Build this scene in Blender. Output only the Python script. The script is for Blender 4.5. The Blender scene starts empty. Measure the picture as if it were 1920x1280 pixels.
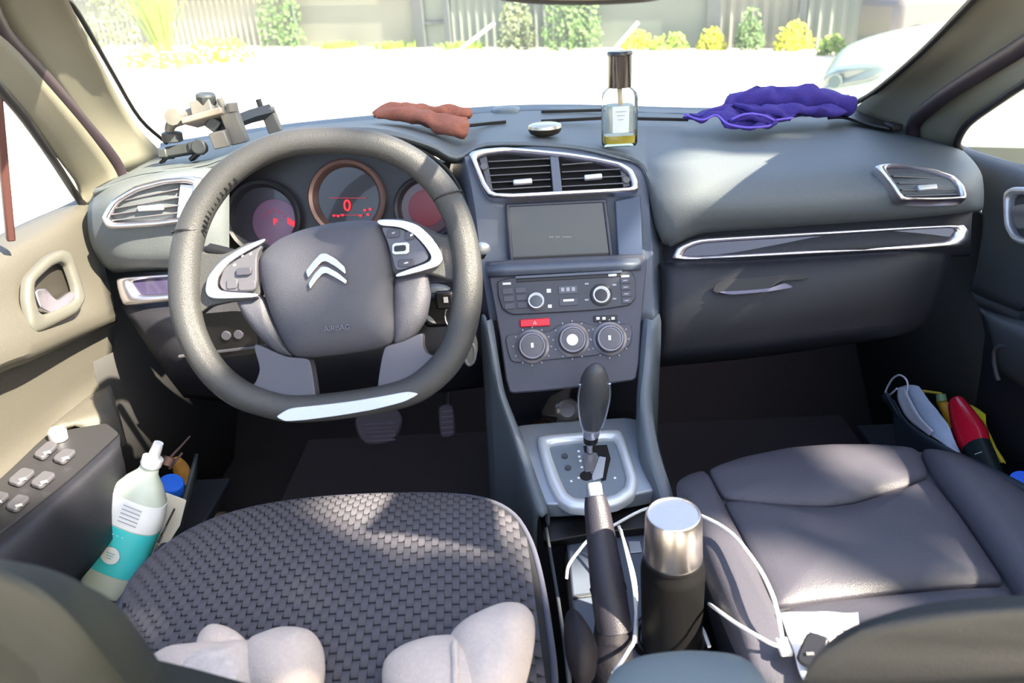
import bpy, bmesh, math, random
from mathutils import Vector, Matrix, noise
R = math.radians
random.seed(7)
scene = bpy.context.scene
COL = scene.collection

# ------------------------------------------------------------------ camera
FPX = 1400.0
PITCH, ROLL, YAW = R(25), R(3.5), R(1.6)
CAM = Vector((0, 0, 0.98))
_f = Vector((-math.sin(YAW) * math.cos(PITCH), math.cos(YAW) * math.cos(PITCH), -math.sin(PITCH)))
_r0 = Vector((math.cos(YAW), math.sin(YAW), 0))
_u0 = _r0.cross(_f)
_r = _r0 * math.cos(ROLL) - _u0 * math.sin(ROLL)
_u = _r0 * math.sin(ROLL) + _u0 * math.cos(ROLL)
cam_data = bpy.data.cameras.new('camera')
cam_data.sensor_width = 36.0
cam_data.lens = FPX / 1920 * 36.0
cam_data.clip_start = 0.01
cam_data.clip_end = 500
cam = bpy.data.objects.new('camera', cam_data)
COL.objects.link(cam)
m = Matrix((_r, _u, -_f)).transposed().to_4x4()
m.translation = CAM
cam.matrix_world = m
scene.camera = cam
cam_data.dof.use_dof = True
cam_data.dof.focus_distance = 1.1
cam_data.dof.aperture_fstop = 6.0

# ------------------------------------------------------------------ light
SUN_DIR = Vector((0.62, -0.36, 0.69)).normalized()      # towards the sun
world = bpy.data.worlds.new('sky'); scene.world = world
world.use_nodes = True
nt = world.node_tree
bg = nt.nodes['Background']
sky = nt.nodes.new('ShaderNodeTexSky')
sky.sky_type = 'NISHITA'
sky.sun_disc = False
sky.sun_elevation = math.asin(SUN_DIR.z)
sky.sun_rotation = math.atan2(SUN_DIR.x, SUN_DIR.y)
sky.dust_density = 4.0
sky.air_density = 1.0
nt.links.new(sky.outputs[0], bg.inputs[0])
bg.inputs[1].default_value = 0.43
sl = bpy.data.lights.new('sun', 'SUN')
sl.energy = 20.0
sl.color = (1.0, 0.88, 0.68)
sl.angle = R(0.7)
so = bpy.data.objects.new('sun', sl); COL.objects.link(so)
so.rotation_euler = SUN_DIR.to_track_quat('Z', 'Y').to_euler()
scene.view_settings.view_transform = 'Standard'
scene.view_settings.look = 'None'
scene.view_settings.gamma = 1.0
scene.view_settings.use_curve_mapping = False
scene.view_settings.exposure = 0.85

# ------------------------------------------------------------------ sight lines -> places in the car
def ray(u, v): return _f + _r * ((u - 960) / FPX) - _u * ((v - 640) / FPX)
def at(u, v, Y): d = ray(u, v); return CAM + d * (Y / d.y)
def az(u, v, Z): d = ray(u, v); return CAM + d * ((Z - CAM.z) / d.z)
def ax(u, v, X): d = ray(u, v); return CAM + d * (X / d.x)
def ap(u, v, pl):
    d = ray(u, v); return CAM + d * ((pl[0] - CAM).dot(pl[1]) / d.dot(pl[1]))
def plane(p, n): return (Vector(p), Vector(n).normalized())
def plane3(a, b, c):
    n = (b - a).cross(c - a).normalized()
    if n.dot(CAM - a) < 0: n = -n
    return (a, n)
def raised(pl, h): return (pl[0] + pl[1] * h, pl[1])
def L3(pts, pl): return [ap(u, v, pl) for u, v in pts]

# ------------------------------------------------------------------ materials
def lin(c):
    return tuple((x / 255 / 12.92) if x <= 10.31 else ((x / 255 + 0.055) / 1.055) ** 2.4 for x in c) + (1,)
MATS = {}
def mat(name, rgb, rough=0.55, metal=0.0, bump=0.0, scale=60.0, var=0.0, kind='noise', spec=0.5, coat=0.0, emit=0.0, trans=0.0, ior=1.45):
    if name in MATS: return MATS[name]
    ma = bpy.data.materials.new(name); ma.use_nodes = True
    n = ma.node_tree.nodes; lk = ma.node_tree.links
    b = n['Principled BSDF']
    c = lin(rgb)
    b.inputs['Base Color'].default_value = c
    b.inputs['Roughness'].default_value = rough
    b.inputs['Metallic'].default_value = metal
    b.inputs['Specular IOR Level'].default_value = spec
    b.inputs['Coat Weight'].default_value = coat
    b.inputs['Transmission Weight'].default_value = trans
    b.inputs['IOR'].default_value = ior
    if emit:
        b.inputs['Emission Color'].default_value = c
        b.inputs['Emission Strength'].default_value = emit
    tc = n.new('ShaderNodeTexCoord')
    if bump:
        if kind == 'grain':
            tx = n.new('ShaderNodeTexVoronoi'); out = 'Distance'
        else:
            tx = n.new('ShaderNodeTexNoise'); out = 'Fac'; tx.inputs['Detail'].default_value = 4
        tx.inputs['Scale'].default_value = scale
        lk.new(tc.outputs['Object'], tx.inputs['Vector'])
        bp = n.new('ShaderNodeBump'); bp.inputs['Strength'].default_value = bump; bp.inputs['Distance'].default_value = 0.002
        lk.new(tx.outputs[out], bp.inputs['Height'])
        lk.new(bp.outputs[0], b.inputs['Normal'])
    if var:
        t2 = n.new('ShaderNodeTexNoise'); t2.inputs['Scale'].default_value = scale * 0.25; t2.inputs['Detail'].default_value = 5
        lk.new(tc.outputs['Object'], t2.inputs['Vector'])
        mx = n.new('ShaderNodeMix'); mx.data_type = 'RGBA'
        mx.inputs['A'].default_value = tuple(x * (1 - var) for x in c[:3]) + (1,)
        mx.inputs['B'].default_value = tuple(min(1, x * (1 + var)) for x in c[:3]) + (1,)
        lk.new(t2.outputs['Fac'], mx.inputs['Factor'])
        lk.new(mx.outputs['Result'], b.inputs['Base Color'])
    MATS[name] = ma
    return ma
def glass_mat(name, tint, refl=0.06, veil=0.02):
    ma = bpy.data.materials.new(name); ma.use_nodes = True
    n = ma.node_tree.nodes; lk = ma.node_tree.links
    n.remove(n['Principled BSDF'])
    tr = n.new('ShaderNodeBsdfTransparent'); tr.inputs[0].default_value = tint
    gl = n.new('ShaderNodeBsdfGlossy'); gl.inputs['Roughness'].default_value = 0.02
    df = n.new('ShaderNodeBsdfTranslucent'); df.inputs[0].default_value = (0.9, 0.88, 0.8, 1)  # pale veil mixed into the glass, imitating glare in the car windows
    m1 = n.new('ShaderNodeMixShader'); m1.inputs[0].default_value = veil
    fr = n.new('ShaderNodeFresnel'); fr.inputs[0].default_value = 1.45
    m2 = n.new('ShaderNodeMixShader'); m2.inputs[0].default_value = refl or 0
    if refl is None: lk.new(fr.outputs[0], m2.inputs[0])
    lk.new(tr.outputs[0], m1.inputs[1]); lk.new(df.outputs[0], m1.inputs[2])
    lk.new(m1.outputs[0], m2.inputs[1]); lk.new(gl.outputs[0], m2.inputs[2])
    lk.new(m2.outputs[0], n['Material Output'].inputs[0])
    return ma
PAD = mat('dash_soft_pad', (84, 90, 93), 0.5, bump=0.25, scale=900, kind='grain', var=0.06)
PLAST = mat('dash_dark_plastic', (48, 51, 60), 0.45, bump=0.2, scale=900, kind='grain', var=0.05)
LOWER = mat('lower_dark_plastic', (29, 30, 37), 0.5, bump=0.2, scale=900, kind='grain', var=0.05)
STACK = mat('stack_blue_grey_plastic', (80, 88, 102), 0.4, bump=0.1, scale=900, var=0.05)
STACKD = mat('stack_dark_grey_plastic', (58, 60, 72), 0.4, bump=0.1, scale=900, var=0.05)
CHROME = mat('satin_chrome', (215, 212, 220), 0.28, 1.0, bump=0.03, scale=500, var=0.03)
SILVER = mat('silver_paint', (186, 190, 196), 0.38, 0.6, bump=0.03, scale=900, var=0.03)
INLAY = mat('piano_black_inlay', (52, 48, 72), 0.12, coat=0.6, var=0.05)
BLACK = mat('black_plastic', (16, 16, 18), 0.4, bump=0.08, scale=700, var=0.1)
VOID = mat('vent_inside_black', (10, 10, 12), 0.8, var=0.1)
SLAT = mat('vent_slat_grey', (84, 84, 88), 0.4, var=0.05)
LEATHER = mat('wheel_leather', (54, 55, 56), 0.42, bump=0.3, scale=1100, kind='grain', var=0.08)
HUB = mat('airbag_cover', (62, 63, 71), 0.5, bump=0.25, scale=1000, kind='grain', var=0.05)
SPOKE = mat('lower_spoke_grey', (70, 70, 79), 0.4, 0.1, var=0.04)
BEZEL = mat('grey_button_plastic', (70, 70, 76), 0.45, var=0.05)
PILLAR = mat('pillar_grey_beige_cloth', (112, 110, 97), 0.8, bump=0.15, scale=900, var=0.05)
SEAL = mat('door_seal_brown_black', (46, 36, 42), 0.6, bump=0.1, scale=400, var=0.1)
RUBBER = mat('black_rubber', (18, 18, 20), 0.6, bump=0.1, scale=500, var=0.1)
DOORP = mat('door_panel_plastic', (74, 72, 66), 0.55, bump=0.25, scale=900, kind='grain', var=0.05)
DOORD = mat('door_panel_dark', (58, 62, 68), 0.55, bump=0.25, scale=900, kind='grain', var=0.05)
CARPET = mat('carpet_brown_black', (40, 33, 34), 0.95, bump=0.8, scale=700, var=0.35)
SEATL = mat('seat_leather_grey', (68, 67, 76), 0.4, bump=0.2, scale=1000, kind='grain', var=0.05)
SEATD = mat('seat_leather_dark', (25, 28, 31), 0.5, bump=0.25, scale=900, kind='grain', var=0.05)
WEAVE = mat('seat_cover_weave', (82, 81, 88), 0.85, bump=0.5, scale=1600, var=0.12, spec=0.2)
WEAVED = mat('seat_cover_ground', (24, 25, 32), 0.9, bump=0.3, scale=900, var=0.1)
REDLED = mat('red_display', (255, 30, 40), 0.5, emit=1.6)
REDDIM = mat('red_display_dim', (170, 40, 55), 0.5, emit=0.22)
REDBTN = mat('hazard_red', (205, 30, 48), 0.35, var=0.05)
WHITEP = mat('white_print', (225, 225, 228), 0.5, var=0.03)
GREYP = mat('grey_print', (150, 150, 160), 0.5, var=0.03)

# ------------------------------------------------------------------ object helpers
WO = {}
def tag(o, label=None, cat=None, group=None, kind=None):
    if label: o['label'] = label
    if cat: o['category'] = cat
    if group: o['group'] = group
    if kind: o['kind'] = kind
    return o
def thing(name, loc, label, cat, group=None, kind=None):
    o = bpy.data.objects.new(name, None); COL.objects.link(o)
    o.empty_display_size = 0.05
    o.location = loc; WO[o] = Vector(loc)
    return tag(o, label, cat, group, kind)
def mk(name, vs, fs, ma, par=None, smooth=True, bev=0.0, sub=0, solid=0.0, angle=38, segs=2, recalc=True):
    vs = [Vector(v) for v in vs]
    lo = Vector((min(v.x for v in vs), min(v.y for v in vs), min(v.z for v in vs)))
    hi = Vector((max(v.x for v in vs), max(v.y for v in vs), max(v.z for v in vs)))
    c = (lo + hi) / 2
    if par is None: c.z = lo.z
    me = bpy.data.meshes.new(name)
    me.from_pydata([v - c for v in vs], [], fs)
    if recalc:
        bm = bmesh.new(); bm.from_mesh(me)
        bmesh.ops.recalc_face_normals(bm, faces=bm.faces)
        bm.to_mesh(me); bm.free()
    if smooth:
        me.shade_smooth()
        me.set_sharp_from_angle(angle=R(angle))
    for q in (ma if isinstance(ma, (list, tuple)) else [ma]): me.materials.append(q)
    o = bpy.data.objects.new(name, me); COL.objects.link(o)
    WO[o] = c
    if par is not None:
        o.parent = par; o.location = c - WO[par]
    else:
        o.location = c
    if solid:
        s = o.modifiers.new('thickness', 'SOLIDIFY'); s.thickness = abs(solid); s.offset = -1 if solid > 0 else 1
    if sub:
        s = o.modifiers.new('smooth', 'SUBSURF'); s.levels = s.render_levels = sub
    if bev:
        b = o.modifiers.new('bevel', 'BEVEL'); b.width = bev; b.segments = segs; b.limit_method = 'ANGLE'; b.angle_limit = R(35)
    return o
def boxvf(c, ex, ey, ez):
    c, ex, ey, ez = Vector(c), Vector(ex), Vector(ey), Vector(ez)
    v = [c + ex * a + ey * b + ez * d for a in (-.5, .5) for b in (-.5, .5) for d in (-.5, .5)]
    f = [(0, 1, 3, 2), (4, 6, 7, 5), (0, 4, 5, 1), (2, 3, 7, 6), (0, 2, 6, 4), (1, 5, 7, 3)]
    return v, f
def box(name, c, s, ma, par=None, bev=0.002, ex=(1, 0, 0), ey=(0, 1, 0), ez=(0, 0, 1), **k):
    v, f = boxvf(c, Vector(ex) * s[0], Vector(ey) * s[1], Vector(ez) * s[2])
    return mk(name, v, f, ma, par, bev=bev, **k)
def bar(name, p0, p1, w, t, nrm, ma, par=None, bev=0.001, **k):
    p0, p1, nrm = Vector(p0), Vector(p1), Vector(nrm).normalized()
    d = p1 - p0; s = d.cross(nrm).normalized(); n2 = s.cross(d).normalized()
    v, f = boxvf((p0 + p1) / 2, d, n2 * w, s * t)
    return mk(name, v, f, ma, par, bev=bev, **k)
def chaikin(pts, q=(0.2, 0.25), closed=True):
    for a in q:
        out = []
        n = len(pts)
        if closed:
            for i in range(n):
                p, r = pts[i], pts[(i + 1) % n]
                out += [p.lerp(r, a), p.lerp(r, 1 - a)]
        else:
            out.append(pts[0])
            for i in range(n - 1):
                p, r = pts[i], pts[i + 1]
                if i: out.append(p.lerp(r, a))
                if i < n - 2: out.append(p.lerp(r, 1 - a))
            out.append(pts[-1])
        pts = out
    return pts
def crom(pts, k, closed=False):
    n = len(pts); out = []
    rng = range(n) if closed else range(n - 1)
    for i in rng:
        if closed: p0, p1, p2, p3 = pts[i - 1], pts[i], pts[(i + 1) % n], pts[(i + 2) % n]
        else:
            p1, p2 = pts[i], pts[i + 1]
            p0 = pts[i - 1] if i else p1 * 2 - p2
            p3 = pts[i + 2] if i + 2 < n else p2 * 2 - p1
        for j in range(k):
            t = j / k
            out.append(0.5 * ((2 * p1) + (p2 - p0) * t + (2 * p0 - 5 * p1 + 4 * p2 - p3) * t * t + (3 * p1 - p0 - 3 * p2 + p3) * t ** 3))
    if not closed: out.append(pts[-1].copy())
    return out
def crom1(vals, k, closed=False):
    return [v.x for v in crom([Vector((a, 0, 0)) for a in vals], k, closed)]
def loft(name, cols, ma, par=None, ku=4, kv=4, solid=0.003, cap=False, closed=False, **kw):
    """cols: list of columns, each a list of points"""
    cc = [crom(c, kv) for c in cols]
    n = len(cc[0])
    rows = [crom([c[i] for c in cc], ku, closed) for i in range(n)]
    mcols = len(rows[0])
    vs = [p for r in rows for p in r]
    fs = []
    for i in range(n - 1):
        for j in range(mcols if closed else mcols - 1):
            j2 = (j + 1) % mcols
            fs.append((i * mcols + j, i * mcols + j2, (i + 1) * mcols + j2, (i + 1) * mcols + j))
    if cap and closed:
        fs.append(tuple(range(mcols))); fs.append(tuple((n - 1) * mcols + j for j in range(mcols)))
    # keep the visible side outward: towards the camera
    return mk(name, vs, fs, ma, par, solid=solid, **kw)
def face_cam(o):
    me = o.data; s = 0
    for p in me.polygons:
        c = WO[o] + p.center
        s += p.normal.dot(CAM - c) * p.area
    if s < 0:
        me.flip_normals()
    return o
def surf(*a, **k):
    return face_cam(loft(*a, **k))
def extr(name, pts, n, depth, ma, par=None, bev=0.0015, **k):
    """prism: outline raised by depth along n"""
    n = Vector(n).normalized(); N = len(pts)
    vs = [Vector(p) for p in pts] + [Vector(p) + n * depth for p in pts]
    fs = [tuple(range(N)), tuple(range(2 * N - 1, N - 1, -1))] + [(i, (i + 1) % N, N + (i + 1) % N, N + i) for i in range(N)]
    return mk(name, vs, fs, ma, par, bev=bev, **k)
def frame(name, outer, inner, n, depth, ma, par=None, base=0.0, **k):
    n = Vector(n).normalized(); N = len(outer)
    prof = [(0.0, -0.6 * depth - base), (0.0, 0.45), (0.12, 0.8), (0.35, 1.0), (0.65, 1.0), (0.88, 0.75), (1.0, 0.4), (1.0, -0.6 * depth - base)]
    vs = []
    for t, h in prof:
        hh = h * depth if h > 0 else h
        vs += [Vector(o).lerp(Vector(i), t) + n * hh for o, i in zip(outer, inner)]
    P = len(prof); fs = []
    for a in range(P):
        b = (a + 1) % P
        for i in range(N):
            j = (i + 1) % N
            fs.append((a * N + i, a * N + j, b * N + j, b * N + i))
    return mk(name, vs, fs, ma, par, angle=50, **k)
def pillow(name, outline, n, h, ma, par=None, rings=7, pw=2.6, skirt=0.02, jit=0.0, centre=None, **k):
    n = Vector(n).normalized(); N = len(outline)
    c = centre if centre is not None else sum((Vector(p) for p in outline), Vector()) / N
    vs = [c + n * h]; fs = []
    for q in range(1, rings + 1):
        s = math.sin(q / rings * math.pi / 2)
        z = h * (1 - s ** pw) ** 0.6 if s < 1 else 0
        for p in outline:
            pp = c + (Vector(p) - c) * s + n * z
            if jit and q < rings: pp += n * jit * (noise.noise(pp * 22) + 0.5 * noise.noise(pp * 55))
            vs.append(pp)
    if skirt:
        for p in outline: vs.append(Vector(p) - n * skirt + (c - Vector(p)) * 0.03)
    K = rings + (1 if skirt else 0)
    for i in range(N):
        fs.append((0, 1 + i, 1 + (i + 1) % N))
    for q in range(K - 1):
        for i in range(N):
            j = (i + 1) % N
            fs.append((1 + q * N + i, 1 + q * N + j, 1 + (q + 1) * N + j, 1 + (q + 1) * N + i))
    fs.append(tuple(1 + (K - 1) * N + i for i in range(N)))
    return mk(name, vs, fs, ma, par, angle=70, **k)
def tube(name, pts, r, ma, par=None, seg=10, closed=False, k=0, flat=None, up=None, **kw):
    """r: number or list; flat=(a,b) scales the section along (side, up)"""
    n0 = len(pts)
    rad = list(r) if isinstance(r, (list, tuple)) else [r] * n0
    pts = [Vector(p) for p in pts]
    if k:
        rad = crom1(rad, k, closed); pts = crom(pts, k, closed)
    n = len(pts); vs = []; fs = []
    a, b = flat or (1, 1)
    prev = Vector(up).normalized() if up else None
    for i in range(n):
        if closed: d = pts[(i + 1) % n] - pts[i - 1]
        else: d = pts[min(i + 1, n - 1)] - pts[max(i - 1, 0)]
        d.normalize()
        if prev is None:
            prev = Vector((0, 0, 1)) if abs(d.z) < 0.9 else Vector((1, 0, 0))
        src = Vector(up) if up else prev
        s = d.cross(src)
        if s.length < 1e-5: s = d.orthogonal()
        s.normalize(); w = s.cross(d).normalized(); prev = w
        for j in range(seg):
            t = 2 * math.pi * j / seg
            vs.append(pts[i] + s * (math.cos(t) * rad[i] * a) + w * (math.sin(t) * rad[i] * b))
    for i in range(n if closed else n - 1):
        for j in range(seg):
            i2 = (i + 1) % n; j2 = (j + 1) % seg
            fs.append((i * seg + j, i * seg + j2, i2 * seg + j2, i2 * seg + j))
    if not closed:
        fs.append(tuple(range(seg))); fs.append(tuple((n - 1) * seg + j for j in range(seg)))
    return mk(name, vs, fs, ma, par, angle=60, **kw)
def lathe(name, prof, p0, axis, ma, par=None, seg=28, sx=1.0, sy=1.0, xdir=None, angle=35, **kw):
    """prof: (radius, height along axis)"""
    p0 = Vector(p0); a = Vector(axis).normalized()
    x = Vector(xdir) if xdir else a.orthogonal()
    x = (x - a * x.dot(a)).normalized(); y = a.cross(x)
    vs = []; fs = []; P = len(prof)
    for r_, h in prof:
        for j in range(seg):
            t = 2 * math.pi * j / seg
            vs.append(p0 + a * h + x * (math.cos(t) * r_ * sx) + y * (math.sin(t) * r_ * sy))
    for i in range(P - 1):
        for j in range(seg):
            j2 = (j + 1) % seg
            fs.append((i * seg + j, i * seg + j2, (i + 1) * seg + j2, (i + 1) * seg + j))
    fs.append(tuple(range(seg))); fs.append(tuple((P - 1) * seg + j for j in range(seg)))
    return mk(name, vs, fs, ma, par, angle=angle, **kw)
def text(name, s, p, xd, yd, size, ma, par, ext=0.0006, align='CENTER'):
    cu = bpy.data.curves.new(name + '_c', 'FONT'); cu.body = s; cu.size = size; cu.extrude = ext
    cu.align_x = align; cu.align_y = 'CENTER'; cu.resolution_u = 3
    tmp = bpy.data.objects.new(name + '_t', cu); COL.objects.link(tmp)
    dg = bpy.context.evaluated_depsgraph_get()
    me = bpy.data.meshes.new_from_object(tmp.evaluated_get(dg))
    COL.objects.unlink(tmp); bpy.data.objects.remove(tmp)
    xd = Vector(xd).normalized(); yd = Vector(yd); yd = (yd - xd * yd.dot(xd)).normalized(); zd = xd.cross(yd)
    vs = [Vector(p) + xd * v.co.x + yd * v.co.y + zd * v.co.z for v in me.vertices]
    fs = [tuple(q.vertices) for q in me.polygons]
    bpy.data.meshes.remove(me)
    return mk(name, vs, fs, ma, par, smooth=False)
def pxaxes(u, v, pl):
    """right and up directions on a plane at a place"""
    p = ap(u, v, pl)
    x = (ap(u + 10, v, pl) - p).normalized(); y = pl[1].cross(x).normalized()
    return p, x, y
def disc(name, u, v, pl, rpx, h, ma, par, prof=None, seg=28, **k):
    p = ap(u, v, pl); r_ = (ap(u + rpx, v, pl) - p).length
    prof = prof or [(1, 0), (1, .7), (.92, 1), (0.001, 1)]
    return lathe(name, [(a * r_, b * h) for a, b in prof], p, pl[1], ma, par, seg=seg, **k)
# ================================================================== outside
gA, gB, gC = at(300, 82, 26.0), at(1650, 93, 17.0), Vector((0, 1.0, -0.3))
GN = (gB - gA).cross(gC - gA).normalized()
if GN.z < 0: GN = -GN
def gz(x, y): return gC.z - (GN.x * (x - gC.x) + GN.y * (y - gC.y)) / GN.z
def gpt(u, v): return ap(u, v, (gC, GN))
GROUND = mat('pale_dusty_ground', (206, 200, 186), 0.95, bump=0.3, scale=8, var=0.08)
vs = [Vector((x, y, gz(x, y) + (0.03 * noise.noise(Vector((x * .4, y * .4, 0))) if y > 3 else 0))) for y in [-8, -3, 1, 4, 7, 10, 14, 18, 22, 26, 32, 45, 70] for x in range(-40, 61, 4)]
nx = len(range(-40, 61, 4))
fs = [(i * nx + j, i * nx + j + 1, (i + 1) * nx + j + 1, (i + 1) * nx + j) for i in range(12) for j in range(nx - 1)]
g = mk('ground', vs, fs, GROUND, solid=0.1)
tag(g, 'pale sunlit dusty yard in front of the car', 'ground', kind='structure'); face_cam(g)

FENCE = mat('fence_sheet_grey_green', (100, 108, 102), 0.75, 0.0, bump=0.1, scale=3, var=0.12)
FENCEP = mat('fence_post_grey', (78, 84, 86), 0.6, 0.2, var=0.1)
FENCEW = mat('fence_sheet_pale', (112, 115, 106), 0.75, 0.0, bump=0.1, scale=3, var=0.08)
fa, fb = gpt(-150, 84), gpt(1668, 94)
fd = (fb - fa); flen = Vector((fd.x, fd.y, 0)).length
fdir = Vector((fd.x, fd.y, 0)).normalized(); fn = Vector((fdir.y, -fdir.x, 0))
fence = thing('fence', gpt(835, 86), 'grey corrugated sheet metal fence with posts along the far side of the yard', 'fence')
def fpos(u):
    d = ray(u, 80); t = (fa - CAM).dot(fn) / d.dot(fn); q = CAM + d * t
    return (q - fa).dot(fdir)
posts = [fpos(u) for u in (-140, 60, 308, 560, 792, 845, 1105, 1338, 1500, 1662)]
FH = 2.6
def fp(s, h, off=0.0):
    p = fa + fdir * s; p = Vector((p.x, p.y, gz(p.x, p.y)))
    return p + Vector((0, 0, h)) + fn * off
for i in range(len(posts) - 1):
    s0, s1 = posts[i], posts[i + 1]
    plain = i in (3, 4, 6)
    n = 2 if plain else max(6, int((s1 - s0) / 0.11))
    vs = []; fs = []
    for j in range(n + 1):
        s = s0 + (s1 - s0) * j / n
        o_ = 0.0 if plain else (0.03 if j % 2 else -0.03)
        vs += [fp(s, 0.02, o_), fp(s, FH, o_)]
    for j in range(n): fs.append((2 * j, 2 * j + 2, 2 * j + 3, 2 * j + 1))
    mk('sheet_panel', vs, fs, FENCEW if i in (0, 2, 3, 7) else FENCE, fence, smooth=False, solid=0.01)
    for hh in ((1.28,) if i != 4 else (0.6,)):
        bar('rail', fp(s0, hh, 0.06), fp(s1, hh, 0.06), 0.05, 0.07, fn, FENCEP, fence, bev=0)
for i, s in enumerate(posts):
    bar('post', fp(s, 0, 0.09), fp(s, FH, 0.09), 0.1, 0.14 if i not in (4, 7) else 0.3, fn, FENCEP if i != 9 else mat('post_tan', (176, 150, 128), 0.7, var=0.1), fence, bev=0)

LEAF1 = mat('grass_yellow_green', (112, 140, 52), 0.7, var=0.3, scale=4)
LEAF2 = mat('weeds_green', (74, 100, 58), 0.7, var=0.35, scale=4)
LEAF3 = mat('shrub_grey_green', (92, 104, 76), 0.7, var=0.35, scale=4)
LEAFY = mat('flowers_yellow', (160, 166, 44), 0.7, var=0.25, scale=4)
rg = random.Random(3)
def clump(name, u, v, w, h, n, ma, label, cat, group, blade=False, fwd=0.0):
    """a plant rooted on the yard at a place; w, h in metres"""
    p = gpt(u, v)
    if v < 100:                               # rooted at the foot of the fence
        p = fp(fpos(u), 0, .25 + .32 * w + fwd)
    p.z = gz(p.x, p.y)
    vs = []; fs = []
    for _ in range(n):
        a = rg.random() * 6.283; rr = math.sqrt(rg.random()) * w / 2
        b = p + Vector((math.cos(a) * rr, math.sin(a) * rr * 0.6, 0))
        q = len(vs)
        if blade:
            l = h * rg.uniform(.5, 1); out = Vector((math.cos(a), math.sin(a), 0)) * l * rg.uniform(.1, .75)
            sd = Vector((-math.sin(a), math.cos(a), 0)) * 0.018
            vs += [b - sd, b + sd, b + out * .4 + Vector((0, 0, l * .6)) + sd, b + out * .4 + Vector((0, 0, l * .6)) - sd, b + out + Vector((0, 0, l))]
            fs += [(q, q + 1, q + 2, q + 3), (q + 3, q + 2, q + 4)]
        else:
            hz = h * rg.random() ** .8 * math.sqrt(max(0.05, 1 - (rr / (w / 2)) ** 2))
            c = b + Vector((0, 0, hz)); s = rg.uniform(.03, .075)
            d1 = Vector((rg.uniform(-1, 1), rg.uniform(-1, 1), rg.uniform(-1, 1))).normalized() * s
            d2 = d1.orthogonal().normalized() * s * .6
            vs += [c - d1, c + d2, c + d1, c - d2]; fs.append((q, q + 1, q + 2, q + 3))
    if not blade:
        for k_ in range(7):   # stems from the root
            q = len(vs); a = rg.random() * 6.283
            tip = p + Vector((math.cos(a) * w * .25, math.sin(a) * w * .15, h * .7)); sd = Vector((.012, 0, 0))
            vs += [p - sd, p + sd, tip]; fs.append((q, q + 1, q + 2))
    o = mk(name, vs, fs, ma, None, smooth=False, recalc=False)
    return tag(o, label, cat, group)
clump('grass_tuft', 400, 92, .5, 2.1, 150, LEAF1, 'tall arching grass tuft, the highest plant before the fence', 'grass', 'weeds along the fence', True, 1.5)
clump('weed', 300, 128, 1.7, .5, 420, LEAFY, 'low yellowish weed patch on the open ground nearest the left pillar', 'weed', 'weeds along the fence', False)
clump('weed', 415, 118, 1.6, .55, 420, LEAFY, 'low yellow weed patch in front of the tall grass tuft', 'weed', 'weeds along the fence', False)
clump('shrub', 255, 78, 1.5, 2.2, 500, LEAF3, 'thin shrub against the fence left of the tall grass tuft', 'shrub', 'weeds along the fence')
clump('shrub', 560, 78, 1.3, 2.3, 700, LEAF2, 'dark green climbing shrub on the fence post right of the tall grass tuft', 'shrub', 'weeds along the fence')
clump('shrub', 985, 84, .95, 1.3, 600, LEAF3, 'greyish shrub by the fence just right of the first leaning pole', 'shrub', 'weeds along the fence')
clump('shrub', 1090, 84, 1.45, 1.9, 900, LEAF2, 'dense green shrub by the fence under the mirror', 'shrub', 'weeds along the fence')
clump('weed', 1205, 88, .8, .45, 260, LEAFY, 'bright yellow-green weed right of the second leaning pole', 'weed', 'weeds along the fence')
clump('weed', 1265, 90, .9, .4, 260, LEAF1, 'small yellow-green weed between the perfume bottle and the fence post', 'weed', 'weeds along the fence')
clump('weed', 1340, 92, .65, .5, 260, LEAFY, 'yellow weed at the foot of the wide fence post', 'weed', 'weeds along the fence')
clump('shrub', 1410, 92, .65, .9, 380, LEAF2, 'dark low shrub between the two yellow weeds on the right', 'shrub', 'weeds along the fence')
clump('weed', 1492, 98, .85, .62, 380, LEAFY, 'bright yellow flowering weed beyond the purple cloth', 'weed', 'weeds along the fence')
clump('weed', 1558, 104, .6, .4, 260, LEAF1, 'last yellow weed before the parked white car', 'weed', 'weeds along the fence')
for k_, (u0, u1) in enumerate(((612, 700), (720, 800), (860, 910))):
    um = (u0 + u1) / 2
    clump('weed', um, 84, 1.3, .22, 160, LEAF1, ('thin low grass at the fence foot beyond the brown cloth', 'thin low grass at the fence foot left of the double post', 'thin low grass at the fence foot beside the first leaning pole')[k_], 'weed', 'weeds along the fence', True)
POLE = mat('white_pole', (226, 224, 214), 0.6, var=0.05)
for u0, v0, u1, v1, lb in ((908, 86, 926, 44, 'white leaning stake in a small foot by the fence, left of the mirror middle'), (1180, 84, 1196, 42, 'white leaning stake in a small foot by the fence, right of the mirror middle')):
    p = fp(fpos(u0), 0, 1.75); q = ap(u1, v1, (p, fn)); st = thing('marker_stake', p, lb, 'stake', 'leaning stakes')
    tube('pole', [p, q], .035, POLE, st, seg=8)
    lathe('foot', [(.22, 0), (.2, .06), (.06, .1), (.001, .1)], p, (0, 0, 1), POLE, st, seg=12)

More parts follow.
